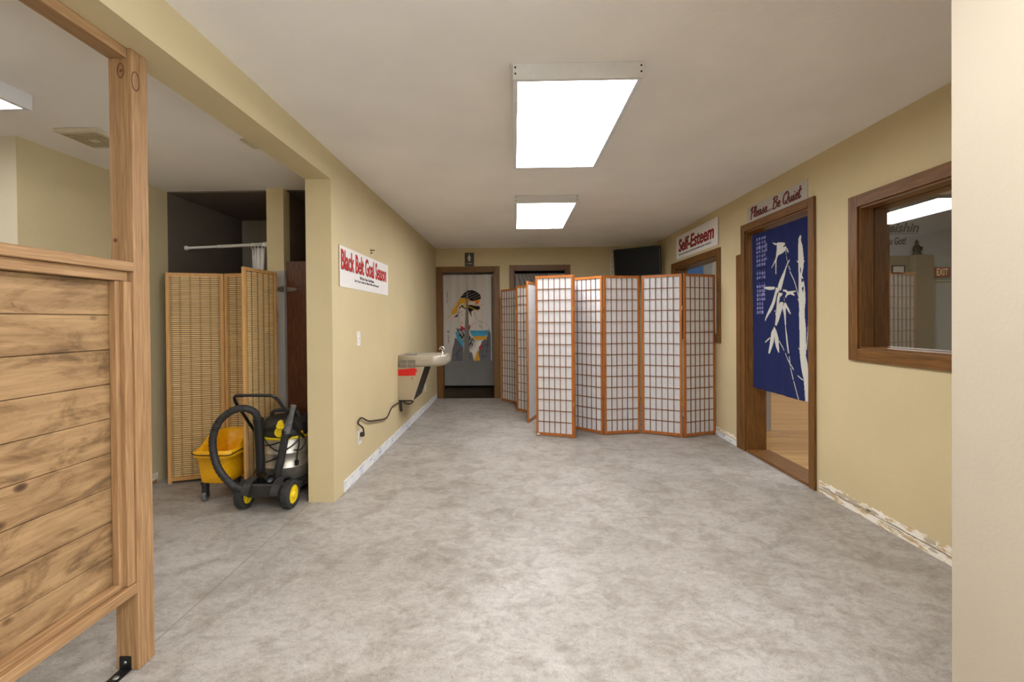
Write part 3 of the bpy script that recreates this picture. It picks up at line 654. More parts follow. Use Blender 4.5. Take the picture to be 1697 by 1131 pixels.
# hand brushed sign over the doorway
GL = {  # strokes of a brush script, x advance last
 'P': ([[(.16,-.12),(.18,.4),(.24,1.0)], [(.02,.78),(.16,.98),(.42,1.0),(.54,.8),(.44,.56),(.2,.46)]], .52),
 'l': ([[(0,.1),(.16,.5),(.22,.98),(.12,.9),(.08,.4),(.14,.02),(.3,.14)]], .27),
 'e': ([[(0,.2),(.2,.28),(.24,.44),(.14,.5),(.05,.3),(.08,.06),(.2,.0),(.34,.14)]], .31),
 'a': ([[(.3,.42),(.18,.5),(.04,.3),(.07,.03),(.18,.05),(.31,.46),(.28,.12),(.34,.0),(.44,.14)]], .42),
 's': ([[(0,.1),(.14,.34),(.2,.54),(.19,.36),(.27,.16),(.2,.0),(.05,.05)],[(.22,.02),(.38,.16)]], .36),
 '.': ([[(.06,.02),(.075,.07)]], .2),
 'B': ([[(.14,-.02),(.16,.5),(.2,1.0)], [(.02,.86),(.2,1.0),(.44,.98),(.48,.74),(.2,.54),(.48,.5),(.52,.16),(.34,-.02),(.06,.06)]], .60),
 'Q': ([[(.34,1.0),(.08,.8),(.03,.3),(.2,.02),(.46,.2),(.54,.7),(.36,1.0),(.24,.84)], [(.26,.24),(.4,.02),(.6,-.06)]], .64),
 'u': ([[(.02,.46),(.05,.1),(.16,.0),(.3,.44),(.28,.08),(.36,.0),(.44,.12)]], .42),
 'i': ([[(.06,.46),(.05,.06),(.12,.0),(.22,.14)],[(.10,.66),(.11,.68)]], .2),
 't': ([[(.1,.95),(.07,.1),(.14,.0),(.26,.12)],[(-.04,.6),(.26,.66)]], .24),
 ' ': ([], .26)}
def brush_mb(body, plane, w, h, z, r):
    strokes = []; x = 0
    for ch in body:
        st, adv = GL[ch]
        for s_ in st: strokes.append([(x+px+.16*py, py) for px, py in s_])
        x += adv
    x0 = min(p[0] for s_ in strokes for p in s_); x1 = max(p[0] for s_ in strokes for p in s_)
    m = MB()
    for s_ in strokes:
        pts = spline([((p[0]-x0)/(x1-x0)*w, p[1]*h, 0) for p in s_], 6)
        n = len(pts); L = []; R = []
        for i, p in enumerate(pts):
            t = (pts[min(i+1, n-1)]-pts[max(i-1, 0)])
            t = t.normalized() if t.length > 1e-9 else Vector((1, 0, 0))
            k = r*(.75+.35*abs(t.y))*(1.5 if len(s_) == 2 and abs(s_[0][0]-s_[1][0]) < .03 else 1)
            q = Vector((-t.y, t.x, 0))*k
            L.append(p+q); R.append(p-q)
        for d in (z, z+.0012):
            m.sheet([[plane @ (a+Vector((0, 0, d))) for a in L], [plane @ (a+Vector((0, 0, d))) for a in R]], False)
        for p in (pts[0], pts[-1]):
            c = [plane @ (p+Vector((r*.85*math.cos(a), r*.85*math.sin(a), z+.0012))) for a in [2*PI*k/10 for k in range(10)]]
            m.add(c, [tuple(range(10))])
    return m
pl = right_wall(4.268, 2.1495)
s = sign_board('sign_board', 'grey sign board brushed with Please...Be Quiet above the blue curtain doorway', 'sign', pl, .868, .150, 'sign_grey', .003)
obj('letter_shadow', brush_mb('Please...Be Quiet', sub(pl, .068, .034, .0046), .735, .092, 0, .0058), 'ink', s)
obj('lettering', brush_mb('Please...Be Quiet', sub(pl, .066, .036, .0060), .735, .092, 0, .0047), 'sign_maroon', s, 'maroon brush script lettering')

pl = back_wall(-.792, 2.146)
s = sign_board('restroom_sign', 'small dark restroom plate with pale woman symbol above the left back doorway', 'sign', pl, .150, .220, 'sign_dark', .004)
m = MB(); q = sub(pl, .073, 0, .0055)
m.prism([(.009*math.cos(a), .192+.010*math.sin(a)) for a in [2*PI*k/14 for k in range(14)]], q, 0, .002)
m.prism([(-.012, .178), (.012, .178), (.030, .132), (.018, .110), (.014, .082), (-.014, .082), (-.018, .110), (-.030, .132)], q, 0, .002)
obj('symbol', m, 'sign_pale', s, 'pale woman figure symbol')
obj('lettering', text_mb('WOMEN', sub(pl, .024, .034, .0055), .100, .020, .001, .01), 'sign_pale', s)

# ------------------------------------------------------------------ printed door curtains
def in_poly(P, U, V):
    ins = np.zeros(U.shape, bool); n = len(P); j = n-1
    for i in range(n):
        xi, yi = P[i]; xj, yj = P[j]
        if yi != yj:
            c = ((yi > V) != (yj > V)) & (U < (xj-xi)*(V-yi)/(yj-yi)+xi); ins ^= c
        j = i
    return ins
def near_line(L, U, V, w):
    ins = np.zeros(U.shape, bool)
    for (ax, ay), (bx, by) in zip(L[:-1], L[1:]):
        dx, dy = bx-ax, by-ay; q = max(dx*dx+dy*dy, 1e-12)
        t = np.clip(((U-ax)*dx+(V-ay)*dy)/q, 0, 1)
        ins |= (U-ax-t*dx)**2+(V-ay-t*dy)**2 < w*w
    return ins
def cloth(name, label, mat, colour, edges, h, nu, nv, place):
    """edges(v) -> list of (u0,u1) strips at height v; colour(U,V) -> rgb; place(u,v) -> world point"""
    vs = []; fs = []; UV = []
    for s_i in range(len(edges(0.0))):
        o = len(vs)
        for j in range(nv+1):
            v = h*j/nv; u0, u1 = edges(v)[s_i]
            for i in range(nu+1):
                u = u0+(u1-u0)*i/nu; vs.append(place(u, v)); UV.append((u, v))
        for j in range(nv):
            for i in range(nu):
                a = o+j*(nu+1)+i; fs.append((a, a+1, a+nu+2, a+nu+1))
    mb = MB(); mb.add(vs, fs, True)
    xs, ys, zs = zip(*mb.v); off = Vector(((min(xs)+max(xs))/2, (min(ys)+max(ys))/2, min(zs)))
    me = bpy.data.meshes.new(name)
    me.from_pydata([(v[0]-off[0], v[1]-off[1], v[2]-off[2]) for v in mb.v], [], mb.f)
    me.polygons.foreach_set('use_smooth', [True]*len(mb.f))
    uv = np.array(UV); rgb = colour(uv[:, 0], uv[:, 1])
    at = me.attributes.new('pattern', 'FLOAT_COLOR', 'POINT')
    at.data.foreach_set('color', np.concatenate([rgb, np.ones((len(rgb), 1))], 1).astype(np.float32).ravel())
    me.update(); o = bpy.data.objects.new(name, me); C.objects.link(o); o.location = off
    me.materials.append(MAT[mat]); ORG[o.name] = off
    sm = o.modifiers.new('thickness', 'SOLIDIFY'); sm.thickness = .0016; sm.offset = 0
    return tag(o, label, 'curtain')
def rgb(c): return np.array(lin(c)[:3])
def bamboo_colour(U, V):
    out = np.tile(rgb((38, 45, 88)), (len(U), 1)); pale = rgb((206, 205, 196))
    k = np.zeros(U.shape, bool)
    for p in BAM['polys']: k |= in_poly(p, U, V)
    for p in BAM['cuts']: k &= ~in_poly(p, U, V)
    for l, w in BAM['strokes']: k |= near_line(l, U, V, w*.00042)
    out[k] = pale
    out[near_line([(.046, .71), (.046, .735)], U, V, .006)] = rgb((92, 50, 84))
    return out
def place_r(u, v): return (XR+.034+.005*math.sin(u*17+.6)*min(1, v*1.6)+.003*math.sin(u*41+v), 4.255-u, 2.036-v*1.0114)
cl = cloth('door_curtain', 'dark blue curtain printed with white bamboo in the hall doorway', 'print_blue', bamboo_colour,
           lambda v: [(.0, .372), (.3722, .808)], 1.402, 120, 380, place_r)
m = MB()
verse = '咬定青山不放松立根原在破岩中千磨万击还坚劲任尔东西南北风一节复一节千枝攒万叶我自不开花免撩蜂与蝶'
k = 0
for c_i, u in enumerate((.214, .173, .135, .096)):
    for r_ in range(18):
        if r_ in (7, 10): 
            m.box(-.004, .004, -.002, .002, .0, .0012, mat=frame_mat((0,-1,0), (0,0,1), (-1,0,0), (place_r(u, .324)[0]-.0035, 4.255-u, 2.02-(.055+r_*.0386)))); continue
        if c_i == 0 and r_ > 14: continue
        v = .055+r_*.0386; ch = verse[k % len(verse)]; k += 1
        x, y, z = place_r(u, v)
        b = text_mb(ch, frame_mat((0,-1,0), (0,0,1), (-1,0,0), (x-.0025, y+.014, z-.014)), .028, .028, .001, .012)
        m.add(b.v, b.f)
for r_, ch in zip((2, 3, 5), '竹石人'):
    v = .05+r_*.0386; x, y, z = place_r(.247, v)
    b = text_mb(ch, frame_mat((0,-1,0), (0,0,1), (-1,0,0), (x-.0025, y+.014, z-.014)), .028, .030, .001, .012); m.add(b.v, b.f)
obj('lettering', m, 'pale_blue_ink', cl, 'columns of small pale characters')
def rod(name, label, p, q, r, mat='white'):
    m = MB(); M4 = along(p, q); L = (Vector(q)-Vector(p)).length
    m.lathe([(r*1.7, 0), (r*1.7, .012), (r*1.2, .016), (r, .018), (r, L-.018), (r*1.2, L-.016), (r*1.7, L-.012), (r*1.7, L)], M4, 14)
    return tag(obj(name, m, mat), label, 'rod')
rod('curtain_rod', 'thin white tension rod holding the blue bamboo curtain', (XR+.056, D3[1]-.016, 2.028), (XR+.056, D3[0]+.016, 2.028), .006)

PAL = {'hair': (32, 29, 29), 'gold': (196, 146, 48), 'orange': (206, 104, 44), 'skin': (196, 184, 174), 'red': (176, 42, 60), 'blue': (70, 144, 172),
       'robe': (96, 96, 100), 'white': (206, 200, 194), 'fan': (120, 70, 60), 'dark': (52, 52, 56), 'pattern': (34, 33, 34)}
def lady_colour(U, V):
    out = np.tile(rgb((186, 180, 172)), (len(U), 1))
    for nm in ('robe', 'skin', 'blue', 'pattern', 'hair', 'gold', 'orange', 'red', 'white'):
        for p in GP[nm]:
            k = in_poly(p, U, V); out[k] = rgb(PAL[nm])
            if nm == 'pattern':
                s_ = k & (np.sin(U*190+2*np.sin(V*120))*np.sin(V*170+2*np.sin(U*90)) > .35); out[s_] = rgb((206, 200, 194))
            if nm == 'hair':
                s_ = k & (np.sin(U*60+V*150) > .93) & (V < .40) & (V > .29); out[s_] = rgb((150, 140, 128))
    for nm, l, w in GS: out[near_line(l, U, V, w*.00085)] = rgb(PAL[nm])
    return out
def place_b(u, v): return (-1.16+u, YB+.045-.006*math.sin(u*21)*min(1, v*1.2)-.004*math.sin(u*47+1), 2.015-v)
def slit(v): 
    if v < .15: return [(0, .4005), (.4015, .79)]
    f = (v-.15)/1.26
    return [(0, .400-.080*f), (.402+.030*f, .79)]
cloth('door_curtain', 'off white split curtain printed with a woman in a robe in the left back doorway', 'print_linen', lady_colour, slit, 1.41, 130, 330, place_b)
rod('curtain_rod', 'thin white tension rod holding the curtain printed with a woman', (D1[0]+.014, YB+.068, 2.008), (D1[1]-.014, YB+.068, 2.008), .006)
def grey_colour(U, V):
    out = np.tile(rgb((150, 147, 143)), (len(U), 1))
    for k in range(9):
        out[near_line([(.05+.055*k, .0), (.09+.075*k, .22), (.10+.08*k, .7), (.09+.08*k, 1.4)], U, V, .005)] = rgb((60, 58, 56))
        out[near_line([(.075+.055*k, .0), (.12+.075*k, .24)], U, V, .0025)] = rgb((96, 92, 90))
    return out
cloth('door_curtain', 'grey striped curtain in the right back doorway behind the screens', 'print_grey', grey_colour, lambda v: [(0, .80)], 1.40, 90, 120,
      lambda u, v: (.025+u, YB+.045-.006*math.sin(u*19)*min(1, v), 2.022-v))
rod('curtain_rod', 'thin white tension rod holding the grey striped curtain', (D2[0]+.014, YB+.068, 2.015), (D2[1]-.014, YB+.068, 2.015), .006)
struct('door_4', B(-1.42, -.24, 8.42, 8.46, .045, 2.08), 'grey_door')

# shower curtain and its rod in the alcove
t = thing('shower_rod', 'white telescoping shower rod across the dark alcove', 'rod', (-2.42, 3.75, 1.9))
p, q = Vector((-2.849, 3.862, 1.913)), Vector((-1.995, 3.642, 1.901)); mid = p+(q-p)*.40
obj('tube', MB().lathe([(.020, 0), (.020, .016), (.0105, .020), (.0105, (mid-p).length)], along(p, mid), 16), 'white', t)
L = (q-mid).length
obj('tube', MB().lathe([(.0135, 0), (.0135, L-.06), (.018, L-.055), (.018, L-.04), (.014, L-.036), (.021, L-.02), (.021, L)], along(mid, q), 16), 'white', t)
dirv = (q-p).normalized(); nrm = Vector((-dirv.y, dirv.x, 0)).normalized()
L0 = (q-p).length
def curtain_pt(s_, v): 
    f = min(1, v*2.2)
    return p+dirv*(L0-.175+s_*.13)+nrm*(.032*f*math.sin(s_*24)+.006*math.sin(v*5+s_*9))+Vector((0, 0, -.03-v))
g = [[curtain_pt(i/60, 1.65*j/14) for j in range(15)] for i in range(61)]
sc = tag(obj('shower_curtain', MB().sheet(g), 'curtain'), 'white shower curtain gathered at the right end of the alcove rod', 'curtain')
sm = sc.modifiers.new('thickness', 'SOLIDIFY'); sm.thickness = .002
for k in range(4):
    c = p+dirv*(L0-.165+k*.036)
    ring = [c+nrm*(.017*math.cos(a))+Vector((0, 0, -.012+.026*math.sin(a))) for a in [2*PI*i/18 for i in range(19)]]
    obj('hook_ring', MB().tube(ring, .0022, 6), 'white', sc)

# dark stall door with its strap hinge
t = thing('stall_door', 'dark red brown plywood stall door behind the shop vacuum', 'door', (-1.65, 3.64, 0))
obj('panel', B(-1.848, -1.452, 3.625, 3.650, .02, 1.757, ch=.002), 'darkwood', t)
hz = 1.527
m = MB().prism([(-.070, -.014), (-.006, -.022), (-.006, .022), (-.070, .014)], frame_mat((1,0,0), (0,0,1), (0,-1,0), (-1.850, 3.5965, hz)), 0, .003)
m.prism([(.002, -.022), (.080, -.010), (.088, 0), (.080, .010), (.002, .022)], frame_mat((1,0,0), (0,0,1), (0,-1,0), (-1.850, 3.6245, hz)), 0, .004)
m.lathe([(.006, -.022), (.006, .022)], frame_mat((1,0,0), (0,1,0), (0,0,1), (-1.852, 3.598, hz)), 10)
obj('strap_hinge', m, 'zinc', t, 'grey metal strap hinge')

# ------------------------------------------------------------------ wall plates and small fittings
def plate(name, label, plane, kind):
    cat = 'switch' if kind == 's' else 'outlet'
    t = thing(name, label, cat, plane @ Vector((0, 0, 0)))
    obj('cover_plate', MB().box(-.036, .036, -.058, .058, .0005, .006, mat=plane, ch=.002), 'white', t)
    if kind == 's':
        obj('toggle', MB().box(-.005, .005, -.004, .014, .006, .016, mat=plane, ch=.001), 'white', t)
    else:
        for v in (-.027, .022):
            r_ = obj('receptacle', MB().box(-.017, .017, v-.014, v+.014, .006, .008, mat=plane, ch=.001), 'white', t)
            m = MB()
            for dx in (-.006, .006): m.box(dx-.0012, dx+.0012, v-.003, v+.007, .008, .0084, mat=plane)
            obj('slot', m, 'ink', r_)
    return t
t = plate('light_switch', 'white light switch on the left wall below the red lettered banner', left_wall(3.622, 1.123), 's')
for dz in (-.03, .03): obj('screw', MB().lathe([(.003, .006), (.002, .007)], left_wall(3.622, 1.123+dz), 8), 'zinc', t)
plate('wall_outlet', 'white wall outlet on the left wall with the fountain cord plugged in', left_wall(3.622, .322), 'o')
plate('wall_outlet', 'white wall outlet on the left wall past the drinking fountain', left_wall(6.33, .325), 'o')
plate('light_switch', 'white switch on the back wall between the two doorways', back_wall(-.180, 1.18), 's')
m = MB(); q = left_wall(3.965, 1.892)
m.lathe([(.010, .0005), (.008, .006), (.004, .008), (.004, .028), (.007, .032), (.004, .036)], q, 10)
m.lathe([(.008, .0005), (.006, .005), (.003, .007), (.003, .02)], left_wall(3.968, 1.868), 10)
tag(obj('wall_hook', m, 'cord'), 'small dark hook on the left wall above the red lettered banner', 'hook')

# ------------------------------------------------------------------ drinking fountain
FY0, FY1 = 4.855, 5.305
t = thing('drinking_fountain', 'wall mounted steel drinking fountain with red tape on its side panel', 'drinking fountain', (XL+.001, 5.08, .4))
bx = XL+.001
m = MB(); XZ = frame_mat((1,0,0), (0,0,1), (0,1,0), (0, 0, 0))
m.prism([(bx, .405), (-1.108, .405), (-.985, .765), (bx, .765)], XZ, FY0+.002, FY1-.002)
obj('cabinet', m, 'fountain_side', t, 'tan steel side panel')
m = MB().prism([(-1.107, .41), (-1.100, .405), (-.975, .765), (-.984, .765)], XZ, FY0+.018, FY1-.018)
obj('front_panel', m, 'darkpanel', t, 'dark slanted front panel')
m = MB(); m.prism([(-1.112, .402), (-1.100, .402), (-.976, .768), (-.990, .768)], XZ, FY0-.001, FY0+.018); m.prism([(-1.112, .402), (-1.100, .402), (-.976, .768), (-.990, .768)], XZ, FY1-.018, FY1+.001)
obj('trim_strip', m, 'basin', t)
def basin_ring(ins, z, dx=0):
    x1 = -.742-ins-dx; y0, y1 = FY0+ins, FY1-ins; x0 = bx+max(0, ins*.2); R = .15; pts = []
    pts.append((x0, y0)); pts.append((-1.06, y0))
    for k in range(9):
        a = -PI/2+PI/2*k/8; pts.append((x1-R+R*math.cos(a), y0+R+R*math.sin(a)))
    for k in range(9):
        a = PI/2*k/8; pts.append((x1-R+R*math.cos(a), y1-R+R*math.sin(a)))
    pts.append((-1.06, y1)); pts.append((x0, y1))
    return [Vector((x, y, z)) for x, y in pts]
m = MB().loft([basin_ring(.022, .766, .02), basin_ring(.004, .778, .006), basin_ring(0, .80), basin_ring(.001, .868), basin_ring(.008, .886), basin_ring(.026, .890), basin_ring(.036, .884)], False)
m.add(basin_ring(.022, .766, .02), [tuple(range(len(basin_ring(0, 0))))[::-1]])
# sunken bowl
def bowl_ring(s_, z):
    return [Vector((-.965+.185*s_*math.copysign(abs(math.cos(a))**.8, math.cos(a)), 5.08+.165*s_*math.copysign(abs(math.sin(a))**.8, math.sin(a)), z)) for a in [2*PI*k/40 for k in range(40)]]
outer = basin_ring(.036, .884)
bs = obj('basin', m, 'basin', t, 'satin stainless basin')
m = MB().box(bx, -1.155, FY0+.012, FY1-.012, .872, .8845)
m.loft([bowl_ring(1.06, .8795), bowl_ring(1.04, .884), bowl_ring(1.0, .882), bowl_ring(.92, .860), bowl_ring(.5, .845), bowl_ring(.08, .842)], False)
m.add(bowl_ring(.08, .842), [tuple(range(40))])
m.box(-1.155, -.80, FY0+.030, FY0+.045, .870, .884); m.box(-1.155, -.80, FY1-.045, FY1-.030, .870, .884)
obj('bowl', m, 'basin', t)
obj('drain', MB().lathe([(.02, .8425), (.018, .8445)], Matrix.Translation((-.965, 5.08, 0)), 16), 'chrome', t)
m = MB(); m.lathe([(.075, .8850), (.072, .8875), (.03, .8890)], Matrix.Translation((-1.155, 5.0, 0)) @ Matrix.Diagonal((1, 1, 1, 1)), 28)
obj('lid_disc', m, 'grille', t)
# bubbler
m = MB(); m.lathe([(.020, .884), (.019, .905), (.012, .910), (.011, .925)], Matrix.Translation((-.800, 4.99, 0)), 18)
m.tube(spline([(-.800, 4.99, .918), (-.800, 4.99, .94), (-.808, 4.992, .952), (-.825, 4.998, .952)], 5), .007, 10)
bb = obj('bubbler', m, 'chrome', t, 'chrome bubbler')
g = []
for i in range(11):
    a = -.2+PI*1.25*i/10
    g.append([Vector((-.806-.030*math.cos(a)*.9, 4.99+dy, .948+.030*math.sin(a))) for dy in (-.020, -.008, .008, .020)])
mg = obj('mouth_guard', MB().sheet(g), 'white', bb, 'pale mouth guard'); md = mg.modifiers.new('thickness', 'SOLIDIFY'); md.thickness = .004
side = frame_mat((1,0,0), (0,0,1), (0,-1,0), (0, FY0, 0))
m = MB()
m.box(-1.245, -1.075, .758, .838, 0.0, .003, mat=side)
gr = obj('grille', m, 'grille', t, 'dark louvred grille')
m = MB()
for k in range(13): m.box(-1.24+k*.0132, -1.2385+k*.0132+.003, .762, .834, .003, .0055, mat=side)
m.box(-1.163, -1.157, .758, .838, .003, .007, mat=side); m.box(-1.245, -1.075, .794, .799, .003, .007, mat=side)
obj('louvre', m, 'fountain', gr)
def pill(x0, x1, z0, z1, d):
    r_ = (z1-z0)/2; zc = (z0+z1)/2
    return [(x0+r_+r_*math.cos(a), zc+r_*math.sin(a)) for a in [PI/2+PI*k/8 for k in range(9)]]+[(x1-r_+r_*math.cos(a), zc+r_*math.sin(a)) for a in [-PI/2+PI*k/8 for k in range(9)]]
obj('push_bar', MB().prism(pill(-1.035, -.915, .800, .842, 0), side, 0, .006), 'basin', t)
obj('push_bar', MB().prism([(y, z) for y, z in pill(4.99, 5.17, .803, .845, 0)], frame_mat((0,1,0), (0,0,1), (1,0,0), (-.744, 0, 0)), 0, .008), 'basin', t)
tape = [(-1.262, .735), (-1.19, .742), (-1.10, .752), (-1.075, .752), (-1.072, .742), (-1.058, .739), (-1.058, .708), (-1.072, .706), (-1.072, .672), (-1.16, .668), (-1.262, .670)]
obj('red_tape', MB().prism(tape, side, 0, .0018), 'redtape', t, 'strip of red tape')
obj('screw', MB().lathe([(.006, 0), (.004, .003)], side @ Matrix.Translation((-1.11, .640, 0)), 10), 'ink', t)
m = MB(); m.box(bx, -1.12, FY0+.02, FY1-.05, .385, .404)
m.tube(spline([(-1.22, FY0+.03, .395), (-1.19, FY0+.02, .365), (-1.14, FY0+.03, .360), (-1.11, FY0+.05, .385)], 6), .009, 8)
m.tube(spline([(-1.24, FY0+.03, .40), (-1.245, FY0+.03, .36), (-1.243, FY0+.03, .31), (-1.24, FY0+.035, .275)], 6), [.012]*6+[.014]*12+[.006], 8)
obj('plumbing', m, 'darkpanel', t)
cp = [(3.635, .353), (3.622, .395), (3.560, .445), (3.578, .472), (3.646, .473), (3.811, .411), (4.003, .373), (4.235, .333), (4.384, .326), (4.570, .388), (4.849, .385), (4.95, .392)]
pts = spline([(XL+.012+(.02 if i < 2 else .004 if i < 10 else .012), y, z) for i, (y, z) in enumerate(cp)], 8)
cd = obj('power_cord', MB().tube(pts, .0065, 8), 'cord', t, 'dark power cord looping to the outlet')
obj('plug', MB().box(XL+.0085, XL+.040, 3.612, 3.646, .326, .362, ch=.006), 'cord', cd)

# ------------------------------------------------------------------ television and what hangs near it
t = thing('television', 'black flat television mounted in the far right corner above the screens', 'television', (1.80, 6.66, 2.1))
u = Vector((.816, -.578, 0)); n_ = Vector((-.578, -.816, 0)); zt = 2.322; tl = math.radians(7)
up = (Vector((0, 0, 1))*math.cos(tl)+n_*math.sin(tl)); nn = u.cross(up); 
if nn.dot(n_) < 0: nn = -nn
o_ = Vector((1.512, 6.868, zt))-up*.43
T = frame_mat(u, up, nn, o_)
obj('housing', MB().box(0, .705, 0, .43, -.045, 0, mat=T, ch=.006), 'black', t)
obj('screen', MB().box(.014, .690, .022, .418, .0002, .0015, mat=T), 'screen', t)
obj('back_cover', MB().box(.10, .60, .05, .33, -.085, -.045, mat=T, ch=.01), 'black', t)
c0 = T @ Vector((.35, .2, -.085))
m = MB(); m.tube([c0, Vector((2.06, 6.98, 2.10)), Vector((2.165, 7.0, 2.10))], .018, 10); m.box(2.165, 2.199, 6.92, 7.08, 2.0, 2.2)
obj('mount_arm', m, 'black', t)
m = MB()
for x in (1.567, 1.637, 1.707, 1.777): m.tube([(x, YB-.0055, 1.72), (x, YB-.0055, 2.425)], .0055, 8)
for k in range(9): m.tube([(1.567, YB-.009, 1.75+k*.08), (1.777, YB-.009, 1.75+k*.08)], .0035, 8)
for x in (1.567, 1.777): m.box(x-.006, x+.006, YB-.013, YB, 2.40, 2.415)
t = obj('wire_rack', m, 'white'); tag(t, 'off white wire rack on the back wall beside the television', 'rack')
m = MB().prism([(-.034, 0), (0, -.05), (.034, 0), (0, .05)], back_wall(1.556, 2.355, .018), 0, .006)
obj('diamond_plate', m, 'vent', t)

# ------------------------------------------------------------------ mop bucket
t = thing('mop_bucket', 'yellow plastic mop bucket on small grey casters', 'bucket', (-2.11, 3.27, 0))
bc = Vector((-2.118, 3.275, 0))
def bucket_ring(a, b, z, n=48, fz=None):
    out = []
    for k in range(n):
        th = 2*PI*k/n; e = 2/6.5
        x = a*math.copysign(abs(math.cos(th))**e, math.cos(th)); y = b*math.copysign(abs(math.sin(th))**e, math.sin(th))
        zz = fz(y) if fz else z
        out.append(Vector((bc.x+x, bc.y+y, zz)))
    return out
def sstep(a, b, x): x = max(0, min(1, (x-a)/(b-a))); return x*x*(3-2*x)
rim = lambda y: .368+.078*sstep(-.12, .02, y)
m = MB().loft([bucket_ring(.098, .160, .132), bucket_ring(.106, .168, .142), bucket_ring(.113, .174, .20), bucket_ring(.127, .186, .312), bucket_ring(.146, .201, .318), bucket_ring(.150, .204, .361),
               bucket_ring(.134, .190, .364), bucket_ring(.137, .193, 0, fz=rim), bucket_ring(.131, .187, 0, fz=rim), bucket_ring(.120, .178, .30), bucket_ring(.104, .163, .150)], True)
bk = obj('tub', m, 'yellow', t)
m = MB(); rp = bucket_ring(.1535, .2075, .352, 48)
idx = list(range(20, 48))+list(range(0, 5))
m.tube([rp[i]+Vector((0, 0, .010*math.sin((j)*.25)-.004)) for j, i in enumerate(idx)], .0035, 8)
obj('bail_handle', m, 'black', t, 'thin black wire handle')
for (x, y) in ((-2.190, 3.130), (-2.045, 3.26), (-2.18, 3.40), (-2.05, 3.40)):
    m = MB(); m.box(x-.022, x+.022, y-.022, y+.022, .122, .134); m.box(x-.018, x+.018, y-.018, y+.018, .072, .123, ch=.004); m.box(x-.018, x-.0125, y-.014, y+.016, .028, .074); m.box(x+.0125, x+.018, y-.014, y+.016, .028, .074)
    c = obj('caster', m, 'dusty', t)
    obj('wheel', MB().lathe([(.004, -.0115), (.030, -.0115), (.035, -.007), (.035, .007), (.030, .0115), (.004, .0115)], frame_mat((0,1,0), (0,0,1), (1,0,0), (x, y, .0352)), 24), 'grey_plastic', c)

# ------------------------------------------------------------------ wet and dry shop vacuum
VX, VY = -1.690, 3.305
t = thing('shop_vacuum', 'black wet and dry shop vacuum with steel drum and yellow wheels', 'vacuum', (VX, VY, 0))
V0 = Matrix.Translation((VX, VY, 0))
m = MB(); prof = [(.150, .135), (.158, .138), (.160, .215), (.166, .220), (.166, .228), (.160, .233), (.160, .318), (.166, .323), (.166, .331), (.160, .336), (.160, .428)]
obj('drum', m.lathe(prof, V0, 48), 'steel', t, 'stainless steel drum')
obj('clamp_ring', MB().lathe([(.163, .424), (.170, .426), (.170, .441), (.163, .443)], V0, 48), 'yellow2', t, 'yellow clamp ring')
head = MB().lathe([(.160, .443), (.168, .446), (.170, .475), (.166, .482), (.166, .500), (.168, .506), (.160, .530), (.142, .556), (.128, .566), (.060, .572), (.0, .573)], V0, 48)
hd = obj('motor_head', head, 'dusty', t)
m = MB()
for k in range(7):
    m.box(VX+.148, VX+.176, VY-.07+k*.020, VY-.06+k*.020, .45, .53)
obj('side_vents', m, 'black', hd)
obj('latch', MB().box(VX+.135, VX+.160, VY-.105, VY-.080, .425, .475, ch=.006), 'yellow2', hd, 'yellow latch')
m = MB(); m.tube(spline([(VX-.10, VY-.03, .55), (VX-.095, VY-.03, .592), (VX-.06, VY-.03, .612), (VX+.06, VY-.03, .612), (VX+.095, VY-.03, .592), (VX+.10, VY-.03, .55)], 6), .013, 10)
obj('carry_handle', m, 'dusty', hd)
# yellow hose port
d = Vector((.20, -.98, 0)).normalized(); c = Vector((VX, VY, .492))+d*.165
P = frame_mat((-d.y, d.x, 0), (0, 0, 1), d, c)
drop = [(.036*math.cos(a), .036*math.sin(a)-.006) for a in [math.radians(150+240*k/16) for k in range(17)]]
drop += [(.024, .040), (.012, .070), (0, .078), (-.012, .070), (-.024, .040)]
m = MB().prism(drop, P, -.012, .012)
m.lathe([(.034, .0), (.034, .026), (.026, .028), (.025, .013)], P @ Matrix.Translation((0, -.006, 0)), 24)
hp = obj('hose_port', m, 'yellow2', t, 'yellow hose port')
obj('port_hole', MB().lathe([(.025, .0125), (.001, .0130)], P @ Matrix.Translation((0, -.006, 0)), 24), 'ink', hp)
# wheeled cart
m = MB()
def plan(z, g=0):
    pts = [(-1.800+g, 2.965+g), (-1.565-g, 2.965+g), (-1.560-g, 3.10), (-1.515-g, 3.16), (-1.510-g, 3.40), (-1.60-g, 3.50-g), (-1.79+g, 3.50-g), (-1.868+g, 3.40), (-1.868+g, 3.16), (-1.805+g, 3.10)]
    return [Vector((x, y, z)) for x, y in pts]
m.loft([plan(.085, .01), plan(.095), plan(.130), plan(.136, .01)], True, False)
cart = obj('cart', m, 'dusty', t, 'dusty black wheeled cart')
m = MB()
bar = [(-1.808, 2.985), (-1.795, 2.962), (-1.74, 2.950), (-1.63, 2.950), (-1.575, 2.962), (-1.562, 2.985)]
m.loft([[Vector((x, y+dy, z)) for dy, z in ((0, .118), (.034, .118), (.034, .176), (.008, .180), (0, .172))] for x, y in bar], True, False)
def arch(x0, x1):
    A_ = []
    for k in range(13):
        a = math.radians(165-150*k/12); A_.append((3.015-.112*math.cos(a)*-1, .095+.112*math.sin(a)))
    inner = [(3.015+(.104)*math.cos(math.radians(165-150*k/12)), .095+.104*math.sin(math.radians(165-150*k/12))) for k in range(13)]
    outer_ = [(3.015+(.114)*math.cos(math.radians(165-150*k/12)), .095+.114*math.sin(math.radians(165-150*k/12))) for k in range(13)]
    m.prism(outer_+inner[::-1], frame_mat((0,1,0), (0,0,1), (1,0,0), (0, 0, 0)), x0, x1)
arch(-1.610, -1.560); arch(-1.805, -1.755)
obj('fender_bar', m, 'dusty', t)
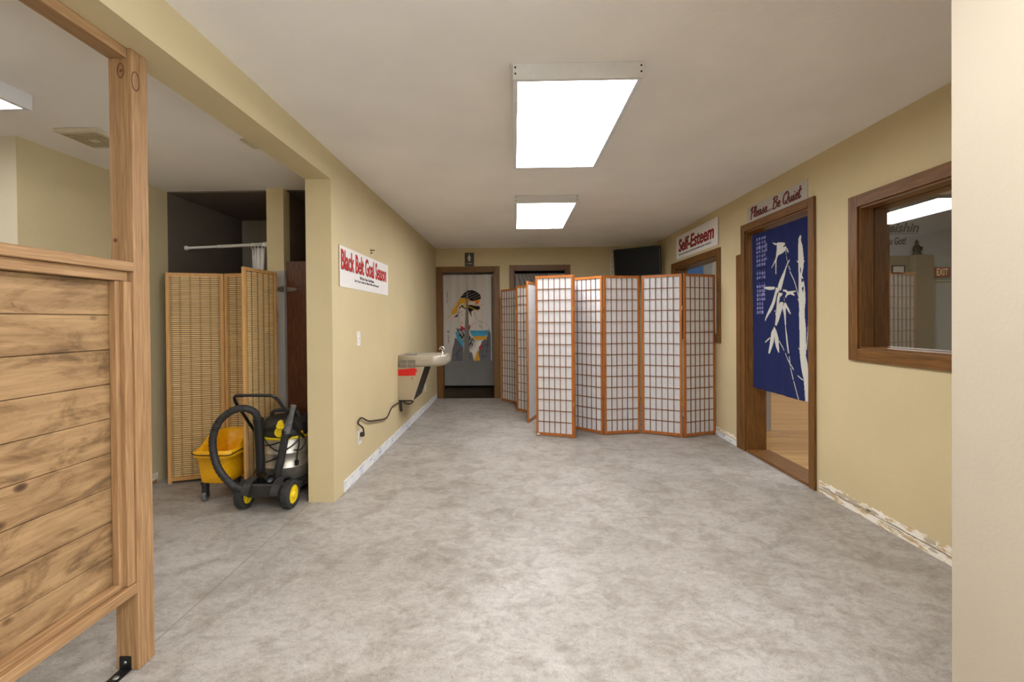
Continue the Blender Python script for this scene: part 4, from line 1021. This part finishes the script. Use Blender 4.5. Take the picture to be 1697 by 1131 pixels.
for x0 in (-1.866, -1.556):
    wm = frame_mat((0,1,0), (0,0,1), (1,0,0), (x0, 3.015, .0945))
    m = MB(); m.lathe([(.064, .0), (.086, .0), (.0925, .006), (.0925, .050), (.086, .056), (.064, .056), (.062, .048), (.062, .008), (.064, 0)], wm, 40)
    for k in range(36):
        a = 2*PI*k/36
        m.box(.0915, .0945, -.003, .003, .006, .050, mat=wm @ Matrix.Rotation(a, 4, 'Z'))
    w = obj('wheel', m, 'rubber', t, 'black ribbed wheel')
    m = MB(); m.lathe([(.063, .006), (.063, .050), (.057, .054), (.052, .050), (.030, .048), (.024, .056), (.022, .064), (.010, .068), (.0, .069)], wm, 32)
    for k in range(6): m.box(.024, .054, -.004, .004, .046, .053, mat=wm @ Matrix.Rotation(2*PI*k/6, 4, 'Z'))
    obj('hub', m, 'yellow2', w, 'yellow wheel hub')
for x in (-1.80, -1.58):
    m = MB().lathe([(.003, -.012), (.034, -.012), (.038, -.008), (.038, .008), (.034, .012), (.003, .012)], frame_mat((0,1,0), (0,0,1), (1,0,0), (x, 3.44, .0385)), 24)
    m.box(x-.018, x-.014, 3.42, 3.46, .035, .088); m.box(x+.014, x+.018, 3.42, 3.46, .035, .088)
    obj('caster', m, 'black', t)
# push handle
hp_ = [(-1.852, 3.215, .43), (-1.858, 3.13, .530), (-1.868, 3.0, .695), (-1.868, 2.965, .740), (-1.852, 2.940, .770), (-1.815, 2.933, .778), (-1.63, 2.933, .778), (-1.595, 2.940, .770), (-1.577, 2.965, .740), (-1.568, 3.0, .695), (-1.545, 3.13, .530), (-1.530, 3.215, .43)]
obj('push_handle', MB().tube(spline(hp_, 6), .0105, 12), 'black', t, 'black tubular push handle')
# ribbed hose looping to the left
hp_ = [(-1.818, 2.95, .150), (-1.875, 2.93, .190), (-1.962, 2.925, .303), (-1.996, 2.925, .459), (-1.972, 2.93, .578), (-1.906, 2.94, .656), (-1.822, 2.955, .690), (-1.752, 2.985, .660), (-1.742, 3.02, .590)]
hs = spline(hp_, 22)
obj('hose', MB().tube(hs, .0235, 14, ridge=[1.0, 1.04, 1.0, .94]), 'dusty', t, 'ribbed black hose')
m = MB(); m.tube([(-1.742, 3.018, .61), (-1.746, 3.03, .53), (-1.752, 3.05, .38), (-1.760, 3.075, .140)], [.030, .030, .029, .029], 18)
m.lathe([(.033, 0), (.033, .03)], along((-1.743, 3.022, .575), (-1.742, 3.018, .61)), 18)
obj('wand', m, 'black', t, 'black plastic wand')
# power cord wound over the drum
def cyl(deg, z, r_=.178): a = math.radians(deg); return (VX+r_*math.cos(a), VY+r_*math.sin(a), z)
for pts in ([cyl(-150, .555), cyl(-135, .50), cyl(-118, .43), cyl(-95, .37), cyl(-75, .345)],
            [cyl(-160, .40), cyl(-135, .385), cyl(-110, .39), cyl(-90, .405), cyl(-65, .43), cyl(-45, .47)],
            [cyl(-160, .265), cyl(-135, .262), cyl(-110, .275), cyl(-85, .31), cyl(-65, .36), cyl(-45, .40), cyl(-30, .46)],
            [cyl(-140, .48), cyl(-120, .50), cyl(-95, .515), cyl(-80, .51)],
            [cyl(-40, .48), cyl(-38, .40), cyl(-42, .33), cyl(-44, .27)],
            [cyl(-34, .47), cyl(-22, .40), cyl(-34, .345), cyl(-50, .35)]):
    obj('power_cord', MB().tube(spline(pts, 8), .0045, 8), 'black', t, 'black power cord')
obj('plug', MB().box(*[v for c_, s_ in zip(cyl(-44, .255), (.011, .011, .02)) for v in (c_-s_, c_+s_)], ch=.004), 'black', t)

# attachments lying in the cart
t = thing('vacuum_wand', 'grey dusty crevice wand leaning against the shop vacuum drum', 'vacuum attachment', (-1.655, 3.08, .137))
obj('tube', MB().tube([(-1.660, 3.080, .16), (-1.628, 3.085, .30), (-1.590, 3.072, .460), (-1.574, 3.066, .520)], [.026, .026, .025, .026], 18), 'dusty', t)
m = MB().tube([(-1.576, 3.066, .500), (-1.556, 3.060, .560), (-1.526, 3.050, .650), (-1.514, 3.046, .690)], [.027, .022, .016, .018], 16)
obj('crevice_tip', m, 'grey_plastic', t, 'grey crevice tip')
obj('collar', MB().lathe([(.028, 0), (.029, .004), (.029, .02), (.028, .024)], along((-1.580, 3.069, .494), (-1.574, 3.066, .520)), 18), 'black', t)
t = thing('vacuum_nozzle', 'black open ended vacuum nozzle lying in the cart between the wheels', 'vacuum attachment', (-1.73, 3.05, .137))
a_, b_ = Vector((-1.80, 3.10, .225)), Vector((-1.655, 2.995, .205))
L = (b_-a_).length; A4 = along(a_, b_)
obj('tube', MB().lathe([(.012, 0), (.026, .01), (.026, L-.01), (.029, L), (.024, L), (.022, L-.06), (.001, L-.06)], A4, 20), 'black', t)
obj('brush_head', MB().box(-1.80, -1.685, 3.0, 3.03, .138, .165, ch=.006), 'dusty', t)

# ------------------------------------------------------------------ things in the hall beyond the glass
pl = frame_mat((1,0,0), (0,0,1), (0,-1,0), (6.42, 7.999, 2.40))
s = sign_board('banner', 'grey banner with dark slanted words high on the hall wall behind the near window', 'sign', pl, .74, .58, 'wall_hall')
obj('lettering', text_mb('Seishin', sub(pl, .03, .345, .0035), .637, .170, .001, .03, .3), 'sign_dark', s)
obj('underline', MB().box(.03, .667, .318, .328, .0035, .0045, mat=pl), 'sign_dark', s)
obj('lettering', text_mb('You Got!', sub(pl, .03, .13, .0035), .41, .135, .001, .03, .2), 'sign_dark', s)
t = thing('exit_sign', 'dull red EXIT sign plate on the hall wall seen through the near window', 'sign', (7.35, 7.88, 1.95))
obj('housing', B(7.206, 7.491, 7.86, 7.9295, 1.95, 2.118, ch=.006), 'exit_body', t)
obj('lettering', text_mb('EXIT', frame_mat((1,0,0), (0,0,1), (0,-1,0), (7.262, 7.8598, 1.975)), .19, .118, .002, .01), 'exit_text', t)
m = MB(); S = Matrix.Translation((6.925, 7.86, 2.328)) @ Matrix.Diagonal((.85, .85, .85, 1))
m.lathe([(.075, 0), (.078, .03), (.060, .045), (.070, .10), (.062, .16), (.046, .20), (.022, .215), (.030, .235), (.034, .255), (.026, .285), (.010, .30), (.004, .315), (0, .316)], S, 20)
m.tube([(6.875, 7.82, 2.455), (6.90, 7.80, 2.41), (6.94, 7.80, 2.40)], .018, 8); m.tube([(6.975, 7.82, 2.455), (6.95, 7.80, 2.41), (6.915, 7.80, 2.40)], .018, 8)
tag(obj('statue', m, 'statue'), 'small dark seated statue on the pillar ledge in the hall', 'statue')
t = thing('picture_frame', 'small dark framed picture on the hall wall behind the near window', 'picture', (6.66, 7.92, 2.02))
m = MB(); m.box(6.553, 6.779, 7.915, 7.929, 2.025, 2.043); m.box(6.553, 6.779, 7.915, 7.929, 2.145, 2.163); m.box(6.553, 6.571, 7.915, 7.929, 2.043, 2.145); m.box(6.761, 6.779, 7.915, 7.929, 2.043, 2.145)
obj('frame', m, 'ink', t); obj('print', B(6.571, 6.761, 7.922, 7.9285, 2.043, 2.145), 'wall_grey', t)
tag(obj('wall_hanging', B(2.70, 3.34, 7.985, 7.9985, 1.55, 2.50), 'blue_mat'), 'blue cloth hanging on the hall wall seen through the far window', 'banner')

# ------------------------------------------------------------------ world, camera, view
w = bpy.data.worlds.new('World'); bpy.context.scene.world = w; w.use_nodes = True
w.node_tree.nodes['Background'].inputs['Color'].default_value = (.94, .96, 1.0, 1)
w.node_tree.nodes['Background'].inputs['Strength'].default_value = 7.5
cd = bpy.data.cameras.new('Camera'); cam = bpy.data.objects.new('Camera', cd); C.objects.link(cam)
yaw, pit, rol = math.radians(-1.0757), math.radians(-.41875), math.radians(-.46408)
f0 = Vector((math.sin(yaw)*math.cos(pit), math.cos(yaw)*math.cos(pit), math.sin(pit)))
r0 = Vector((math.cos(yaw), -math.sin(yaw), 0)); u0 = r0.cross(f0)
r1 = r0*math.cos(rol)+u0*math.sin(rol); u1 = u0*math.cos(rol)-r0*math.sin(rol)
cam.matrix_world = frame_mat(r1, u1, -f0, (0, 0, 1.26))
cd.sensor_width = 36; cd.lens = 745/1697*36; cd.shift_x = 10.607/1697; cd.shift_y = -28.457/1697
cd.clip_start = .02; cd.clip_end = 100
sc = bpy.context.scene; sc.camera = cam
sc.view_settings.view_transform = 'Standard'; sc.view_settings.look = 'None'
sc.view_settings.exposure = 0.33; sc.view_settings.gamma = 1.0; sc.view_settings.use_curve_mapping = False
try:
    sc.cycles.use_denoising = True; sc.cycles.max_bounces = 12; sc.cycles.diffuse_bounces = 6; sc.cycles.transparent_max_bounces = 12
    sc.cycles.sample_clamp_indirect = 6
except Exception: pass
